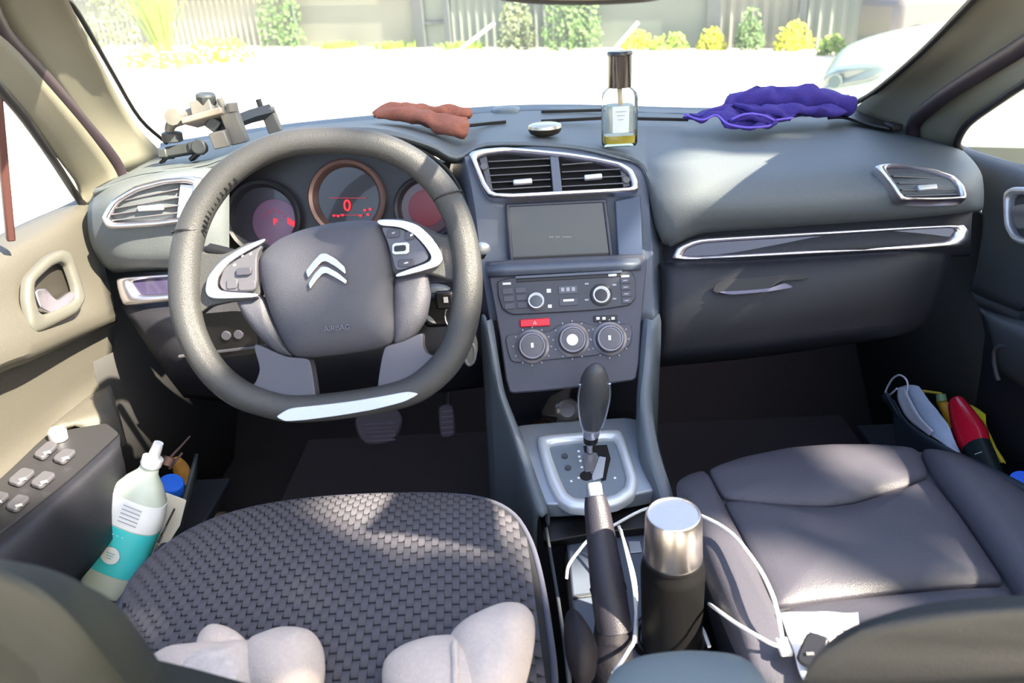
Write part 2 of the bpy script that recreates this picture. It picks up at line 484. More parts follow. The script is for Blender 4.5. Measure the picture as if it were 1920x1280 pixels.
# parked white car, nose to the left
CARP = mat('car_paint_pale', (138, 160, 154), 0.3, 0.0, coat=0.5, var=0.02)
CARG = mat('car_window_tint', (70, 84, 84), 0.1, coat=0.5, var=0.05)
n0 = at(1532, 128, 6.0)
gzc = gz(n0.x + 1.5, 6.8)
pc = thing('parked_car', (n0.x + 2.0, 6.9, gzc), 'pale white car parked beyond the purple cloth with its nose to the left', 'car')
CA = R(-24)
def cpt(x, y, z): return Vector((n0.x + x * math.cos(CA) - y * math.sin(CA), 6.0 + x * math.sin(CA) + y * math.cos(CA), gzc + z))
cols = []
for x, zt, zb, inset in ((0.0, .50, .30, .22), (.04, .66, .22, .12), (.18, .80, .2, .05), (.5, .90, .2, .0), (1.0, .97, .2, .0), (1.25, 1.0, .2, .0), (2.2, 1.0, .2, .0), (3.6, 1.0, .2, .0), (4.2, .9, .25, .1)):
    w = 1.75
    cols.append([cpt(x, inset, zb), cpt(x, inset - .02, (zt + zb) / 2), cpt(x, inset, zt - .10), cpt(x, inset + .12, zt - .01), cpt(x, w / 2, zt + .04), cpt(x, w - inset - .12, zt - .01), cpt(x, w - inset, zt - .10), cpt(x, w - inset, zb)])
loft('body', cols, CARP, pc, 4, 3, solid=0)
cols = []
for x, zt, ins in ((1.2, 1.0, .10), (1.9, 1.42, .25), (2.6, 1.48, .26), (3.3, 1.42, .25), (4.0, 1.02, .12)):
    cols.append([cpt(x, ins * .4, .98), cpt(x, ins, max(zt - .05, .99)), cpt(x, ins + .1, zt), cpt(x, .875, zt + .02), cpt(x, 1.65 - ins, zt), cpt(x, 1.75 - ins * .4, .98)])
loft('cabin', cols, CARG, pc, 3, 2, solid=0)
cols = []
for x, zt, ins in ((1.88, 1.43, .25), (2.6, 1.5, .26), (3.3, 1.44, .25)):
    cols.append([cpt(x, ins, zt - .03), cpt(x, ins + .1, zt + .012), cpt(x, .875, zt + .03), cpt(x, 1.65 - ins, zt + .012), cpt(x, 1.75 - ins, zt - .03)])
loft('roof', cols, CARP, pc, 3, 2, solid=0.02)
hl = pillow('headlight', chaikin([cpt(.02, .18, .56), cpt(.1, .04, .6), cpt(.42, -.02, .66), cpt(.5, .0, .78), cpt(.2, .0, .76), cpt(.06, .12, .7)]), (-.7, -.6, .1), .05, mat('headlight_clear', (84, 98, 100), 0.1, coat=0.5, var=0.1), pc, skirt=.05)
lathe('headlight_bulb', [(.05, 0), (.045, .03), (.001, .03)], cpt(.14, -.02, .66), (-.5, -.8, .1), CARG, hl, seg=14)
for x in (.75, 3.4):
    for y, s in ((.0, 1), (1.55, -1)):
        w_ = lathe('wheel', [(.31, 0), (.33, .04), (.33, .16), (.31, .2), (.001, .2)], cpt(x, y, .31), (0, 1, 0), RUBBER, pc, seg=20)
        lathe('hubcap', [(.2, -.01), (.2, .21), (.001, .21)], cpt(x, y, .31), (0, 1, 0), SILVER, w_, seg=14)
# orange-roofed van further back
oc = thing('parked_van', gpt(1740, 90), 'dull orange-roofed vehicle at the yard corner behind the white car', 'van')
p = at(1720, 60, 14.0); pb = gz(p.x, p.y)
ORG = mat('van_orange', (150, 110, 84), 0.5, var=0.05); VDK = mat('van_dark', (90, 88, 88), 0.4, var=0.1)
box('body', (p.x + 1.6, 14.6, pb + .62), (4.2, 1.6, .9), VDK, oc, bev=.15)
box('cabin', (p.x + 1.8, 14.6, pb + 1.1), (3.3, 1.45, .55), mat('van_glass', (60, 62, 66), 0.15, var=0.1), oc, bev=.12)
box('roof', (p.x + 1.8, 14.6, pb + 1.42), (3.2, 1.4, .1), ORG, oc, bev=.04)
for x in (-.1, 3.1):
    lathe('wheel', [(.3, 0), (.32, .04), (.32, .16), (.3, .2), (.001, .2)], (p.x + x, 13.75, pb + .31), (0, 1, 0), RUBBER, oc, seg=16)
# tree over the car: dappled shade
SHADE_HOLES = []     # (point in the car, radius) left open to the sun
TRUNK = mat('tree_bark', (92, 78, 64), 0.9, bump=0.6, scale=20, var=0.2)
TREEL = mat('tree_leaves', (84, 112, 52), 0.6, var=0.3, scale=3)
def build_tree():
    t = thing('roadside_tree', (4.4, .2, gz(4.4, .2)), 'leafy tree overhanging the car', 'tree')
    base = Vector((4.4, .2, gz(4.4, .2)))
    c0 = Vector((0, .85, .5)) + SUN_DIR * 4.2
    tube('trunk', [base, base + Vector((-.1, .2, 1.6)), base + Vector((-.8, .8, 3.0)), c0 + Vector((.6, 0, .5))], [.16, .13, .1, .06], TRUNK, t, seg=10, k=4)
    for d in ((-1.2, -1, .2), (-1.4, .9, .3), (.2, 1.5, .5), (1.2, -.8, .4)):
        tube('branch', [c0 + Vector((.3, 0, .3)), c0 + Vector(d)], [.05, .015], TRUNK, t, seg=7)
    e1 = SUN_DIR.orthogonal().normalized(); e2 = SUN_DIR.cross(e1)
    pr = lambda q: Vector((q.dot(e1), q.dot(e2)))
    ctr = pr(Vector((0.05, .85, .5)))
    holes = [(pr(Vector(q)), r_) for q, r_ in SHADE_HOLES]
    rr = random.Random(11); vs = []; fs = []
    for _ in range(24000):
        a = rr.random() * 6.283; rd = math.sqrt(rr.random()) * 1.75
        q2 = ctr + Vector((math.cos(a) * rd, math.sin(a) * rd))
        s = rr.uniform(.03, .052)
        if any((q2 - h).length < r_ + s * .9 for h, r_ in holes): continue
        c = e1 * q2.x + e2 * q2.y + SUN_DIR * (c0.dot(SUN_DIR) + rr.uniform(-.45, .45))
        d1 = (SUN_DIR.orthogonal().normalized() * rr.uniform(-1, 1) + e2 * rr.uniform(-1, 1) + SUN_DIR * rr.uniform(-.4, .4)).normalized() * s
        d2 = SUN_DIR.cross(d1).normalized() * s * .6
        q = len(vs)
        vs += [c - d1, c + d2, c + d1, c - d2]; fs.append((q, q + 1, q + 2, q + 3))
    tag(mk('foliage', vs, fs, TREEL, t, smooth=False, recalc=False), kind='stuff')

# ================================================================== car shell
# floor
fl = mk('floor', [(-.75, .3, .04), (.82, .3, .04), (.82, 1.45, .04), (-.75, 1.45, .04), (-.75, 1.75, .34), (.82, 1.75, .34), (-.75, -.3, .04), (.82, -.3, .04)],
        [(0, 1, 2, 3), (3, 2, 5, 4), (6, 7, 1, 0)], CARPET, solid=.03)
face_cam(fl); tag(fl, 'dark brown carpeted car floor and footwells', 'floor', kind='structure')
fw = box('wall_front', (.035, 1.78, .38), (1.6, .04, .5), RUBBER, bev=0)
tag(fw, 'black firewall behind the footwells', 'firewall', kind='structure')
MATC = mat('floor_mat', (46, 40, 42), 0.95, bump=0.8, scale=900, var=0.3)
for nm, c, s, lb in (('floor_mat', (-.28, 1.2, .06), (.5, .56, .012), 'dark floor mat under the pedals'), ('floor_mat', (.47, 1.2, .06), (.46, .56, .012), 'dark floor mat in the passenger footwell')):
    tag(box(nm, c, s, MATC, None, bev=.005), lb, 'floor mat', 'floor mats')

# pillars: rows across (inner edge -> outer edge), columns down
def pil(name, cols, ma, label, kind='structure'):
    o = surf(name, cols, ma, None, 4, 3, solid=.012)
    return tag(o, label, 'pillar trim', kind=kind)
pil('trim_1', [[Vector((-0.46, 0.3, 1.22)), Vector((-0.5, 0.3, 1.2)), Vector((-0.56, 0.3, 1.15))],
               [at(60, -160, .74), at(20, -170, .70), at(-85, -145, .64)],
               [at(128, 0, .99), at(80, -5, .955), at(-5, 25, .90)],
               [at(185, 110, 1.13), at(140, 110, 1.09), at(80, 138, 1.03)],
               [at(248, 225, 1.28), at(205, 228, 1.23), at(162, 243, 1.18)],
               [at(318, 300, 1.40), at(270, 312, 1.32), at(226, 328, 1.26)]], PILLAR, 'grey-beige left windscreen pillar trim')
pil('trim_2', [[Vector((0.53, 0.3, 1.22)), Vector((0.58, 0.3, 1.19)), Vector((0.63, 0.3, 1.14))],
               [at(1985, -150, .80), at(2060, -120, .76), at(2110, -100, .70)],
               [at(1832, 0, 1.08), at(1900, 10, 1.04), at(1970, 50, .98)],
               [at(1755, 80, 1.22), at(1825, 85, 1.18), at(1882, 108, 1.12)],
               [at(1672, 150, 1.38), at(1745, 155, 1.34), at(1792, 175, 1.27)],
               [at(1590, 216, 1.50), at(1668, 248, 1.44), at(1735, 274, 1.36)]], PILLAR, 'grey-beige right windscreen pillar trim')
# door seals (dark bands)
s1 = tube('trim_3', [at(-60, -70, .80), at(-8, 55, .90), at(70, 140, 1.0), at(145, 225, 1.12), at(208, 300, 1.22), at(228, 345, 1.245)], .014, SEAL, None, k=4, flat=(1.0, 1.0))
tag(s1, 'brown-black rubber door seal beside the left pillar', 'door seal', kind='structure')
s2 = tube('trim_4', [at(2010, 20, .9), at(1925, 82, 1.02), at(1850, 128, 1.13), at(1770, 180, 1.25), at(1720, 222, 1.34), at(1712, 255, 1.36)], .013, SEAL, None, k=4)
tag(s2, 'brown-black rubber door seal beside the right pillar', 'door seal', kind='structure')
# windscreen
wcols = []
bot = [(305, 262, 1.46), (560, 228, 1.58), (960, 196, 1.66), (1300, 200, 1.66), (1600, 198, 1.58)]
top = [(118, -10, 1.0), (400, -60, .98), (960, -110, .96), (1500, -80, 1.02), (1840, -10, 1.10)]
for (a, b_, c), (d, e, f) in zip(bot, top):
    p0, p1 = at(a, b_, c), at(d, e, f)
    wcols.append([p0, p0.lerp(p1, .5) + Vector((0, .01, .012)), p1])
GLASS = glass_mat('windscreen_glass', (0.97, 0.99, 0.98, 1), .03, .045)
wgl = surf('window_1', wcols, GLASS, None, 4, 4, solid=0)
tag(wgl, 'clear windscreen with a thin glare haze mixed into the glass', 'windscreen', kind='structure')
sl1 = tube('windscreen_seal', [at(100, -40, .985), at(150, 30, 1.05), at(210, 135, 1.2), at(262, 222, 1.34), at(312, 268, 1.43)], .0035, RUBBER, None, k=4)
tag(sl1, 'thin black seal along the left edge of the windscreen', 'seal', 'windscreen edge seals')
sl2 = tube('windscreen_seal', [at(1850, -30, 1.03), at(1800, 25, 1.13), at(1720, 105, 1.28), at(1640, 172, 1.43), at(1596, 197, 1.52)], .005, RUBBER, None, k=4)
tag(sl2, 'thin black seal along the right edge of the windscreen', 'seal', 'windscreen edge seals')
# ================================================================== left door
d1 = thing('door_1', (-.70, .9, .2), 'left front door with sunlit panel, chrome pull handle and window switches', 'car door', kind='structure')
surf('upper_panel', [
    [ax(164, 362, -.735), ax(168, 385, -.70), ax(176, 425, -.69), ax(196, 500, -.68), ax(219, 590, -.662), ax(222, 602, -.69)],
    [ax(120, 385, -.735), ax(122, 405, -.70), ax(125, 440, -.682), ax(138, 530, -.672), ax(150, 620, -.655), ax(152, 634, -.69)],
    [ax(50, 415, -.735), ax(50, 440, -.70), ax(50, 470, -.680), ax(52, 560, -.668), ax(62, 660, -.645), ax(62, 676, -.69)],
    [ax(-20, 450, -.735), ax(-20, 475, -.70), ax(-20, 505, -.680), ax(-20, 590, -.665), ax(-10, 688, -.64), ax(-10, 706, -.69)],
    [ax(-200, 540, -.735), ax(-200, 570, -.70), ax(-200, 600, -.68), ax(-200, 690, -.66), ax(-200, 790, -.63), ax(-200, 812, -.69)],
    [Vector((-0.735, 0.15, 0.71)), Vector((-0.7, 0.15, 0.695)), Vector((-0.68, 0.15, 0.67)), Vector((-0.66, 0.15, 0.62)), Vector((-0.63, 0.15, 0.56)), Vector((-0.69, 0.15, 0.545))]],
    DOORP, d1, 4, 4, solid=.01)
surf('lower_panel', [
    [ax(218, 596, -.695), ax(212, 660, -.70), ax(206, 722, -.70), ax(238, 828, -.66)],
    [ax(150, 628, -.695), ax(150, 690, -.70), ax(150, 752, -.70), ax(190, 830, -.66)],
    [ax(60, 670, -.695), ax(60, 740, -.70), ax(95, 806, -.70), ax(110, 880, -.66)],
    [ax(-10, 700, -.695), ax(-10, 790, -.70), ax(-5, 880, -.70), ax(0, 960, -.66)],
    [ax(-200, 800, -.695), ax(-200, 900, -.70), ax(-200, 1010, -.70), ax(-200, 1080, -.66)],
    [Vector((-0.695, 0.15, 0.55)), Vector((-0.7, 0.15, 0.5)), Vector((-0.7, 0.15, 0.45)), Vector((-0.66, 0.15, 0.42))]],
    DOORP, d1, 4, 4, solid=.01)
surf('armrest_ledge', [
    [ax(205, 718, -.702), ax(212, 735, -.68), ax(228, 790, -.645), ax(238, 832, -.645)],
    [ax(160, 745, -.702), ax(165, 760, -.68), ax(196, 784, -.645), ax(225, 838, -.64)],
    [ax(95, 798, -.702), ax(110, 800, -.69), ax(150, 800, -.67), ax(180, 850, -.65)]],
    DOORP, d1, 4, 4, solid=.008)
ARZ = plane(az(100, 850, .45), (0.12, 0, 1))
sw = extr('switch_panel', chaikin(L3([(-160, 1010), (0, 897), (88, 812), (150, 800), (200, 792), (222, 808), (224, 840), (130, 905), (0, 1000), (-160, 1120)], ARZ), (.1, .25)), ARZ[1], -.07, mat('switch_panel_dark', (42, 42, 45), 0.4, var=0.08), d1, bev=.008)
SW2 = raised(ARZ, .001)
for q in ([(62, 858), (92, 832), (112, 838), (82, 866)], [(98, 866), (122, 846), (146, 850), (120, 874)], [(14, 908), (44, 882), (70, 888), (38, 916)], [(56, 912), (84, 888), (108, 894), (78, 920)], [(-30, 950), (-2, 926), (22, 932), (-8, 958)], [(10, 956), (36, 932), (60, 938), (32, 964)]):
    b_ = extr('window_switch', chaikin(L3(q, SW2), (.15,)), ARZ[1], .007, BEZEL, d1, bev=.002)
    c_ = sum((Vector((a, b, 0)) for a, b in q), Vector()) / 4
    extr('switch_mark', L3([(c_.x - 7, c_.y), (c_.x + 6, c_.y - 4), (c_.x + 9, c_.y), (c_.x - 4, c_.y + 4)], raised(ARZ, .0085)), ARZ[1], .0006, SILVER, b_, bev=0)
lathe('mirror_knob', [(.012, 0), (.012, .012), (.009, .016), (.001, .016)], ap(110, 822, SW2), ARZ[1], SILVER, d1, seg=16)
# inner side of the armrest, with the long dark rail, and the pocket under it
surf('armrest_side', [
    [az(224, 812, .445), az(226, 840, .44), az(236, 880, .40), az(242, 960, .33)],
    [az(130, 898, .447), az(140, 920, .44), az(170, 960, .40), az(190, 1040, .33)],
    [az(0, 1000, .447), az(20, 1025, .44), az(60, 1070, .40), az(90, 1150, .33)],
    [az(-160, 1120, .447), az(-140, 1150, .44), az(-100, 1190, .40), az(-60, 1270, .33)]], LOWER, d1, 4, 4, solid=.008)
surf('pocket_wall', [
    [ax(372, 850, -.585), ax(368, 900, -.585), ax(350, 960, -.60), ax(330, 1040, -.62)],
    [ax(330, 985, -.572), ax(326, 1010, -.575), ax(320, 1060, -.59), ax(310, 1120, -.62)],
    [ax(240, 1110, -.562), ax(236, 1135, -.565), ax(230, 1180, -.59), ax(225, 1230, -.62)],
    [ax(150, 1220, -.555), ax(150, 1240, -.56), ax(150, 1280, -.59), ax(150, 1320, -.62)]], mat('pocket_grey', (64, 70, 76), 0.5, bump=0.2, scale=900, kind='grain', var=0.05), d1, 4, 4, solid=.006)
box('armrest_rear', (-.65, .33, .39), (.09, .4, .10), LOWER, d1, bev=.01)
box('pocket_floor', (-.645, .86, .17), (.13, .62, .02), LOWER, d1, bev=.004)
box('lower_skin', (-.715, .8, .3), (.02, .95, .5), LOWER, d1, bev=.004)
# handle
HP = plane(ax(95, 550, -.655), (1, -.05, .12))
HO = [(45, 520), (85, 480), (112, 468), (130, 474), (150, 535), (156, 562), (142, 588), (66, 626), (52, 612), (42, 560)]
HI = [(60, 530), (92, 500), (110, 492), (122, 497), (136, 538), (138, 558), (128, 570), (78, 592), (68, 584), (60, 555)]
q = (.15, .25)
hb = frame('handle_bezel', chaikin(L3(HO, HP), q), chaikin(L3(HI, HP), q), HP[1], .007, mat('bezel_silver_grey', (76, 76, 71), 0.5, 0.0, var=0.04), d1)
extr('handle_cup', chaikin(L3(HI, raised(HP, -.014)), q), HP[1], .004, mat('handle_cup_dark', (38, 36, 32), 0.5, var=0.05), hb, bev=0)
extr('pull_lever', chaikin(L3([(54, 546), (74, 540), (96, 566), (124, 546), (132, 556), (122, 572), (84, 590), (66, 580)], raised(HP, -.006)), q), HP[1], .009, CHROME, d1, bev=.003)
# window frame and panes
surf('window_frame', [
    [at(-120, -20, .70), at(-150, 60, .70), at(-170, 80, .69)],
    [at(15, 78, .88), at(-2, 122, .87), at(-14, 150, .86)],
    [at(88, 158, .99), at(66, 200, .985), at(50, 215, .975)],
    [at(160, 242, 1.11), at(124, 282, 1.10), at(104, 292, 1.09)],
    [at(212, 312, 1.21), at(166, 340, 1.175), at(146, 350, 1.165)],
    [at(226, 345, 1.225), at(174, 382, 1.19), at(154, 388, 1.175)]], PILLAR, d1, 4, 3, solid=.012)
tube('glass_run', [at(-100, 40, .72), at(-10, 155, .865), at(48, 225, .975), at(100, 300, 1.09), at(140, 362, 1.165), at(156, 382, 1.18)], .006, RUBBER, d1, k=4)
bar('pane_divider', at(20, 450, .93), at(-8, 150, .90), .010, .010, (1, -1, 0), mat('divider_red_brown', (72, 44, 42), 0.6, var=0.1), d1, bev=.002)
w2 = mk('window_2', [ax(-400, 640, -.725), ax(-20, 455, -.725), ax(160, 372, -.725), at(156, 375, 1.19), at(100, 290, 1.10), at(40, 212, .98), at(-12, 145, .875), at(-110, 30, .71), at(-400, -100, .55)],
        [tuple(range(9))], glass_mat('side_glass_left', (0.97, 0.98, 0.98, 1), .03, .04), None)
tag(w2, 'clear left side window above the sunlit door panel', 'car window', kind='structure')

# ================================================================== right door
d2 = thing('door_2', (.78, 1.0, .2), 'dark grey right front door with chrome-rimmed handle at the frame edge', 'car door', kind='structure')
surf('upper_panel', [
    [ax(1792, 268, .80), ax(1798, 285, .775), ax(1815, 330, .765), ax(1842, 400, .758), ax(1835, 480, .755), ax(1820, 545, .762)],
    [ax(1840, 285, .80), ax(1840, 300, .775), ax(1850, 340, .762), ax(1862, 410, .755), ax(1860, 490, .752), ax(1855, 560, .76)],
    [ax(1905, 305, .80), ax(1905, 320, .775), ax(1905, 355, .760), ax(1905, 420, .753), ax(1905, 500, .75), ax(1905, 580, .758)],
    [ax(2000, 330, .80), ax(2000, 350, .775), ax(2000, 380, .760), ax(2000, 450, .752), ax(2000, 530, .748), ax(2000, 620, .757)],
    [Vector((0.8, 0.2, 0.72)), Vector((0.775, 0.2, 0.705)), Vector((0.76, 0.2, 0.68)), Vector((0.752, 0.2, 0.62)), Vector((0.748, 0.2, 0.55)), Vector((0.757, 0.2, 0.49))]], DOORD, d2, 4, 4, solid=.01)
surf('lower_panel', [
    [ax(1820, 545, .765), ax(1800, 620, .77), ax(1760, 680, .77), ax(1700, 740, .775)],
    [ax(1855, 560, .763), ax(1850, 640, .765), ax(1840, 720, .77), ax(1800, 800, .775)],
    [ax(1905, 580, .76), ax(1905, 670, .76), ax(1905, 760, .765), ax(1890, 860, .77)],
    [ax(2000, 620, .76), ax(2000, 700, .76), ax(2000, 820, .765), ax(2000, 930, .77)],
    [Vector((0.76, 0.2, 0.49)), Vector((0.76, 0.2, 0.42)), Vector((0.765, 0.2, 0.32)), Vector((0.77, 0.2, 0.22))]], LOWER, d2, 4, 4, solid=.01)
surf('arm_ledge', [
    [ax(1835, 575, .755), ax(1845, 592, .735), ax(1860, 640, .73), ax(1868, 690, .75)],
    [ax(1880, 590, .755), ax(1885, 608, .72), ax(1890, 660, .715), ax(1895, 710, .74)],
    [ax(1940, 605, .755), ax(1945, 630, .705), ax(1950, 690, .70), ax(1955, 750, .73)],
    [ax(2040, 640, .755), ax(2040, 670, .70), ax(2040, 730, .695), ax(2040, 800, .73)],
    [Vector((0.755, 0.2, 0.49)), Vector((0.7, 0.2, 0.47)), Vector((0.695, 0.2, 0.43)), Vector((0.73, 0.2, 0.38))]], DOORD, d2, 4, 4, solid=.008)
tube('pull_rim', [ax(1908, 646, .712), ax(1872, 650, .725), ax(1864, 665, .73), ax(1866, 690, .735), ax(1872, 712, .74)], .0035, BEZEL, d2, k=3)
RP = plane(ax(1905, 400, .752), (-1, -.1, .12))
RO = [(1888, 360), (1905, 350), (1960, 352), (1975, 440), (1930, 462), (1905, 452), (1890, 425)]
RI = [(1897, 372), (1908, 364), (1950, 366), (1962, 430), (1928, 448), (1910, 440), (1899, 420)]
rb = frame('handle_bezel', chaikin(L3(RO, RP), q), chaikin(L3(RI, RP), q), RP[1], .010, SILVER, d2)
extr('handle_cup', chaikin(L3(RI, raised(RP, -.01)), q), RP[1], .003, BLACK, rb, bev=0)
extr('pull_lever', chaikin(L3([(1904, 385), (1945, 380), (1955, 425), (1912, 432)], raised(RP, .001)), q), RP[1], .008, mat('lever_grey', (120, 122, 128), 0.35, 0.5, var=0.05), d2, bev=.003)
box('lower_skin', (.80, .95, .25), (.02, 1.1, .5), LOWER, d2, bev=.004)
surf('pocket_wall', [
    [ax(1658, 742, .69), ax(1665, 735, .66), ax(1672, 760, .655), ax(1680, 840, .68)],
    [ax(1700, 790, .67), ax(1706, 795, .65), ax(1708, 820, .648), ax(1712, 900, .67)],
    [ax(1780, 838, .66), ax(1785, 846, .64), ax(1788, 870, .638), ax(1790, 950, .66)],
    [ax(1880, 885, .65), ax(1885, 895, .63), ax(1888, 920, .628), ax(1890, 1000, .65)],
    [ax(2000, 950, .65), ax(2000, 960, .62), ax(2000, 990, .618), ax(2000, 1060, .64)]], mat('pocket_blue_grey', (46, 56, 66), 0.5, bump=0.2, scale=900, kind='grain', var=0.05), d2, 4, 4, solid=.006)
box('pocket_floor', (.72, 1.0, .14), (.14, .6, .02), LOWER, d2, bev=.004)
surf('window_frame', [
    [at(2080, 40, .84), at(2100, 90, .82), at(2110, 100, .81)],
    [at(1915, 86, 1.03), at(1935, 122, 1.01), at(1940, 142, 1.0)],
    [at(1838, 132, 1.15), at(1864, 172, 1.13), at(1880, 186, 1.12)],
    [at(1762, 186, 1.28), at(1794, 218, 1.25), at(1812, 228, 1.24)],
    [at(1722, 226, 1.34), at(1776, 254, 1.29), at(1796, 262, 1.28)],
    [at(1715, 258, 1.36), at(1778, 276, 1.31), at(1798, 278, 1.30)]], PILLAR, d2, 4, 3, solid=.012)
tube('glass_run', [at(2060, 70, .87), at(1935, 148, 1.0), at(1872, 190, 1.11), at(1815, 232, 1.225), at(1795, 266, 1.275), at(1800, 280, 1.29)], .006, RUBBER, d2, k=4)
w3 = mk('window_3', [ax(1792, 280, .80), ax(1905, 305, .80), ax(2200, 380, .80), at(2200, -50, .75), at(2060, 62, .86), at(1935, 140, .995), at(1872, 184, 1.11), at(1812, 228, 1.235), at(1796, 262, 1.285)],
        [tuple(range(9))], glass_mat('side_glass_right', (0.97, 0.98, 0.98, 1), .03, .04), None)
tag(w3, 'clear right side window above the dark door panel', 'car window', kind='structure')

# ================================================================== dashboard
db = thing('dashboard', (.05, 1.2, .35), 'grey moulded dashboard with air vents, gauges, screen and radio', 'dashboard')
def C3(*t): return [at(*p) for p in t]
pad = [
    C3((240, 325, 1.30), (226, 330, 1.26), (205, 338, 1.19), (180, 352, 1.13), (176, 358, 1.122), (175, 366, 1.125), (178, 374, 1.14), (182, 378, 1.18)),
    C3((300, 275, 1.46), (300, 296, 1.34), (285, 312, 1.23), (268, 324, 1.14), (266, 328, 1.13), (266, 336, 1.13), (266, 343, 1.15), (268, 345, 1.2)),
    C3((420, 256, 1.52), (410, 274, 1.38), (398, 294, 1.25), (392, 306, 1.15), (391, 310, 1.14), (391, 318, 1.14), (391, 325, 1.16), (392, 328, 1.2)),
    C3((540, 238, 1.56), (535, 243, 1.42), (530, 247, 1.28), (528, 250, 1.14), (528, 253, 1.12), (528, 262, 1.115), (528, 268, 1.14), (530, 270, 1.2)),
    C3((690, 224, 1.58), (690, 229, 1.44), (690, 233, 1.28), (692, 238, 1.14), (692, 241, 1.12), (692, 250, 1.115), (692, 257, 1.14), (692, 259, 1.2)),
    C3((790, 215, 1.59), (790, 228, 1.45), (795, 244, 1.3), (802, 262, 1.16), (803, 266, 1.14), (802, 275, 1.135), (800, 282, 1.16), (798, 286, 1.22)),
    C3((875, 208, 1.60), (870, 230, 1.45), (865, 258, 1.3), (858, 286, 1.18), (857, 291, 1.165), (856, 299, 1.16), (855, 305, 1.18), (854, 308, 1.23)),
    C3((945, 203, 1.62), (940, 222, 1.46), (930, 244, 1.32), (915, 264, 1.21), (914, 268, 1.195), (914, 274, 1.19), (914, 279, 1.21), (914, 281, 1.25)),
    C3((1060, 200, 1.62), (1060, 222, 1.46), (1060, 246, 1.32), (1060, 267, 1.21), (1060, 271, 1.195), (1060, 278, 1.19), (1060, 284, 1.21), (1060, 286, 1.25)),
    C3((1145, 201, 1.62), (1150, 232, 1.43), (1152, 262, 1.29), (1154, 286, 1.19), (1154, 290, 1.18), (1154, 297, 1.175), (1154, 303, 1.195), (1154, 306, 1.24)),
    C3((1200, 203, 1.61), (1202, 240, 1.41), (1202, 275, 1.27), (1203, 306, 1.175), (1203, 312, 1.165), (1203, 318, 1.165), (1203, 324, 1.19), (1203, 328, 1.23)),
    C3((1217, 203, 1.61), (1221, 250, 1.37), (1225, 300, 1.20), (1228, 335, 1.14), (1232, 370, 1.115), (1236, 415, 1.11), (1240, 448, 1.12), (1244, 460, 1.16)),
    C3((1295, 206, 1.60), (1300, 250, 1.37), (1305, 295, 1.20), (1310, 328, 1.13), (1312, 362, 1.095), (1313, 397, 1.085), (1315, 426, 1.10), (1318, 440, 1.15)),
    C3((1450, 209, 1.57), (1455, 250, 1.35), (1460, 290, 1.19), (1465, 322, 1.11), (1468, 355, 1.075), (1470, 390, 1.065), (1472, 416, 1.08), (1474, 430, 1.14)),
    C3((1590, 212, 1.53), (1605, 245, 1.34), (1615, 280, 1.18), (1620, 310, 1.10), (1622, 345, 1.065), (1625, 380, 1.055), (1627, 408, 1.07), (1628, 420, 1.13)),
    C3((1680, 240, 1.45), (1708, 258, 1.32), (1730, 283, 1.18), (1745, 310, 1.085), (1750, 340, 1.05), (1752, 370, 1.045), (1755, 398, 1.06), (1757, 408, 1.12)),
    C3((1760, 262, 1.38), (1785, 275, 1.28), (1800, 293, 1.17), (1812, 315, 1.09), (1816, 342, 1.055), (1818, 367, 1.05), (1820, 392, 1.065), (1822, 400, 1.12)),
    C3((1795, 274, 1.34), (1812, 288, 1.26), (1828, 305, 1.19), (1840, 325, 1.13), (1844, 345, 1.115), (1845, 367, 1.11), (1844, 386, 1.115), (1843, 394, 1.15))]
surf('top_pad', pad, PAD, db, 4, 4, solid=.004)
# windscreen-side ledge with slots
surf('windscreen_ledge', [C3((300, 268, 1.50), (300, 274, 1.47), (300, 282, 1.45)), C3((560, 229, 1.62), (560, 233, 1.58), (560, 242, 1.5)), C3((880, 201, 1.68), (880, 205, 1.62), (880, 214, 1.55)), C3((1060, 195, 1.70), (1060, 199, 1.64), (1060, 206, 1.57)), C3((1300, 201, 1.68), (1300, 205, 1.62), (1300, 214, 1.55)), C3((1590, 204, 1.6), (1590, 210, 1.55), (1590, 218, 1.48))], mat('ledge_grey', (72, 84, 94), 0.6, var=0.05), db, 5, 3, solid=.01)
pillow('sensor_bump', chaikin([at(922, 203, 1.60), at(935, 201, 1.60), at(972, 199, 1.60), at(976, 203, 1.60), at(972, 206, 1.54), at(925, 208, 1.54)]), (0, -.1, 1), .006, mat('sensor_grey', (96, 106, 112), 0.5, var=0.05), db, skirt=.02)
for p in ([(880, 237, 1.36), (948, 230, 1.39)], [(1015, 229, 1.385), (1130, 223, 1.41)], [(1192, 224, 1.42), (1290, 226, 1.42)], [(1015, 211, 1.52), (1130, 208, 1.54)]):
    bar('defrost_slot', at(*p[0]) + Vector((0, 0, .002)), at(*p[1]) + Vector((0, 0, .002)), .006, .008, (0, 0, 1), BLACK, db, bev=.001)
def vent(name, outer, inner, pl, par, slats, tabs, depth=.010, extra=None):
    v = frame(name, chaikin(L3(outer, pl), (.12, .25)), chaikin(L3(inner, pl), (.12, .25)), pl[1], depth, CHROME, par, base=.004)
    extr('vent_back', chaikin(L3(inner, raised(pl, -.012)), (.12, .25)), pl[1], .002, VOID, v, bev=0)
    for (u0, v0), (u1, v1) in slats:
        bar('slat', ap(u0, v0, raised(pl, -.003)), ap(u1, v1, raised(pl, -.003)), .012, .0020, CAM - ap(u0, v0, pl), SLAT, v, bev=.0006)
    for u_, v_, w_ in tabs:
        bar('slat_tab', ap(u_ - w_, v_ + 1.5, raised(pl, .003)), ap(u_ + w_, v_ - 1.5, raised(pl, .003)), .008, .008, pl[1], SILVER, v, bev=.002)
    return v
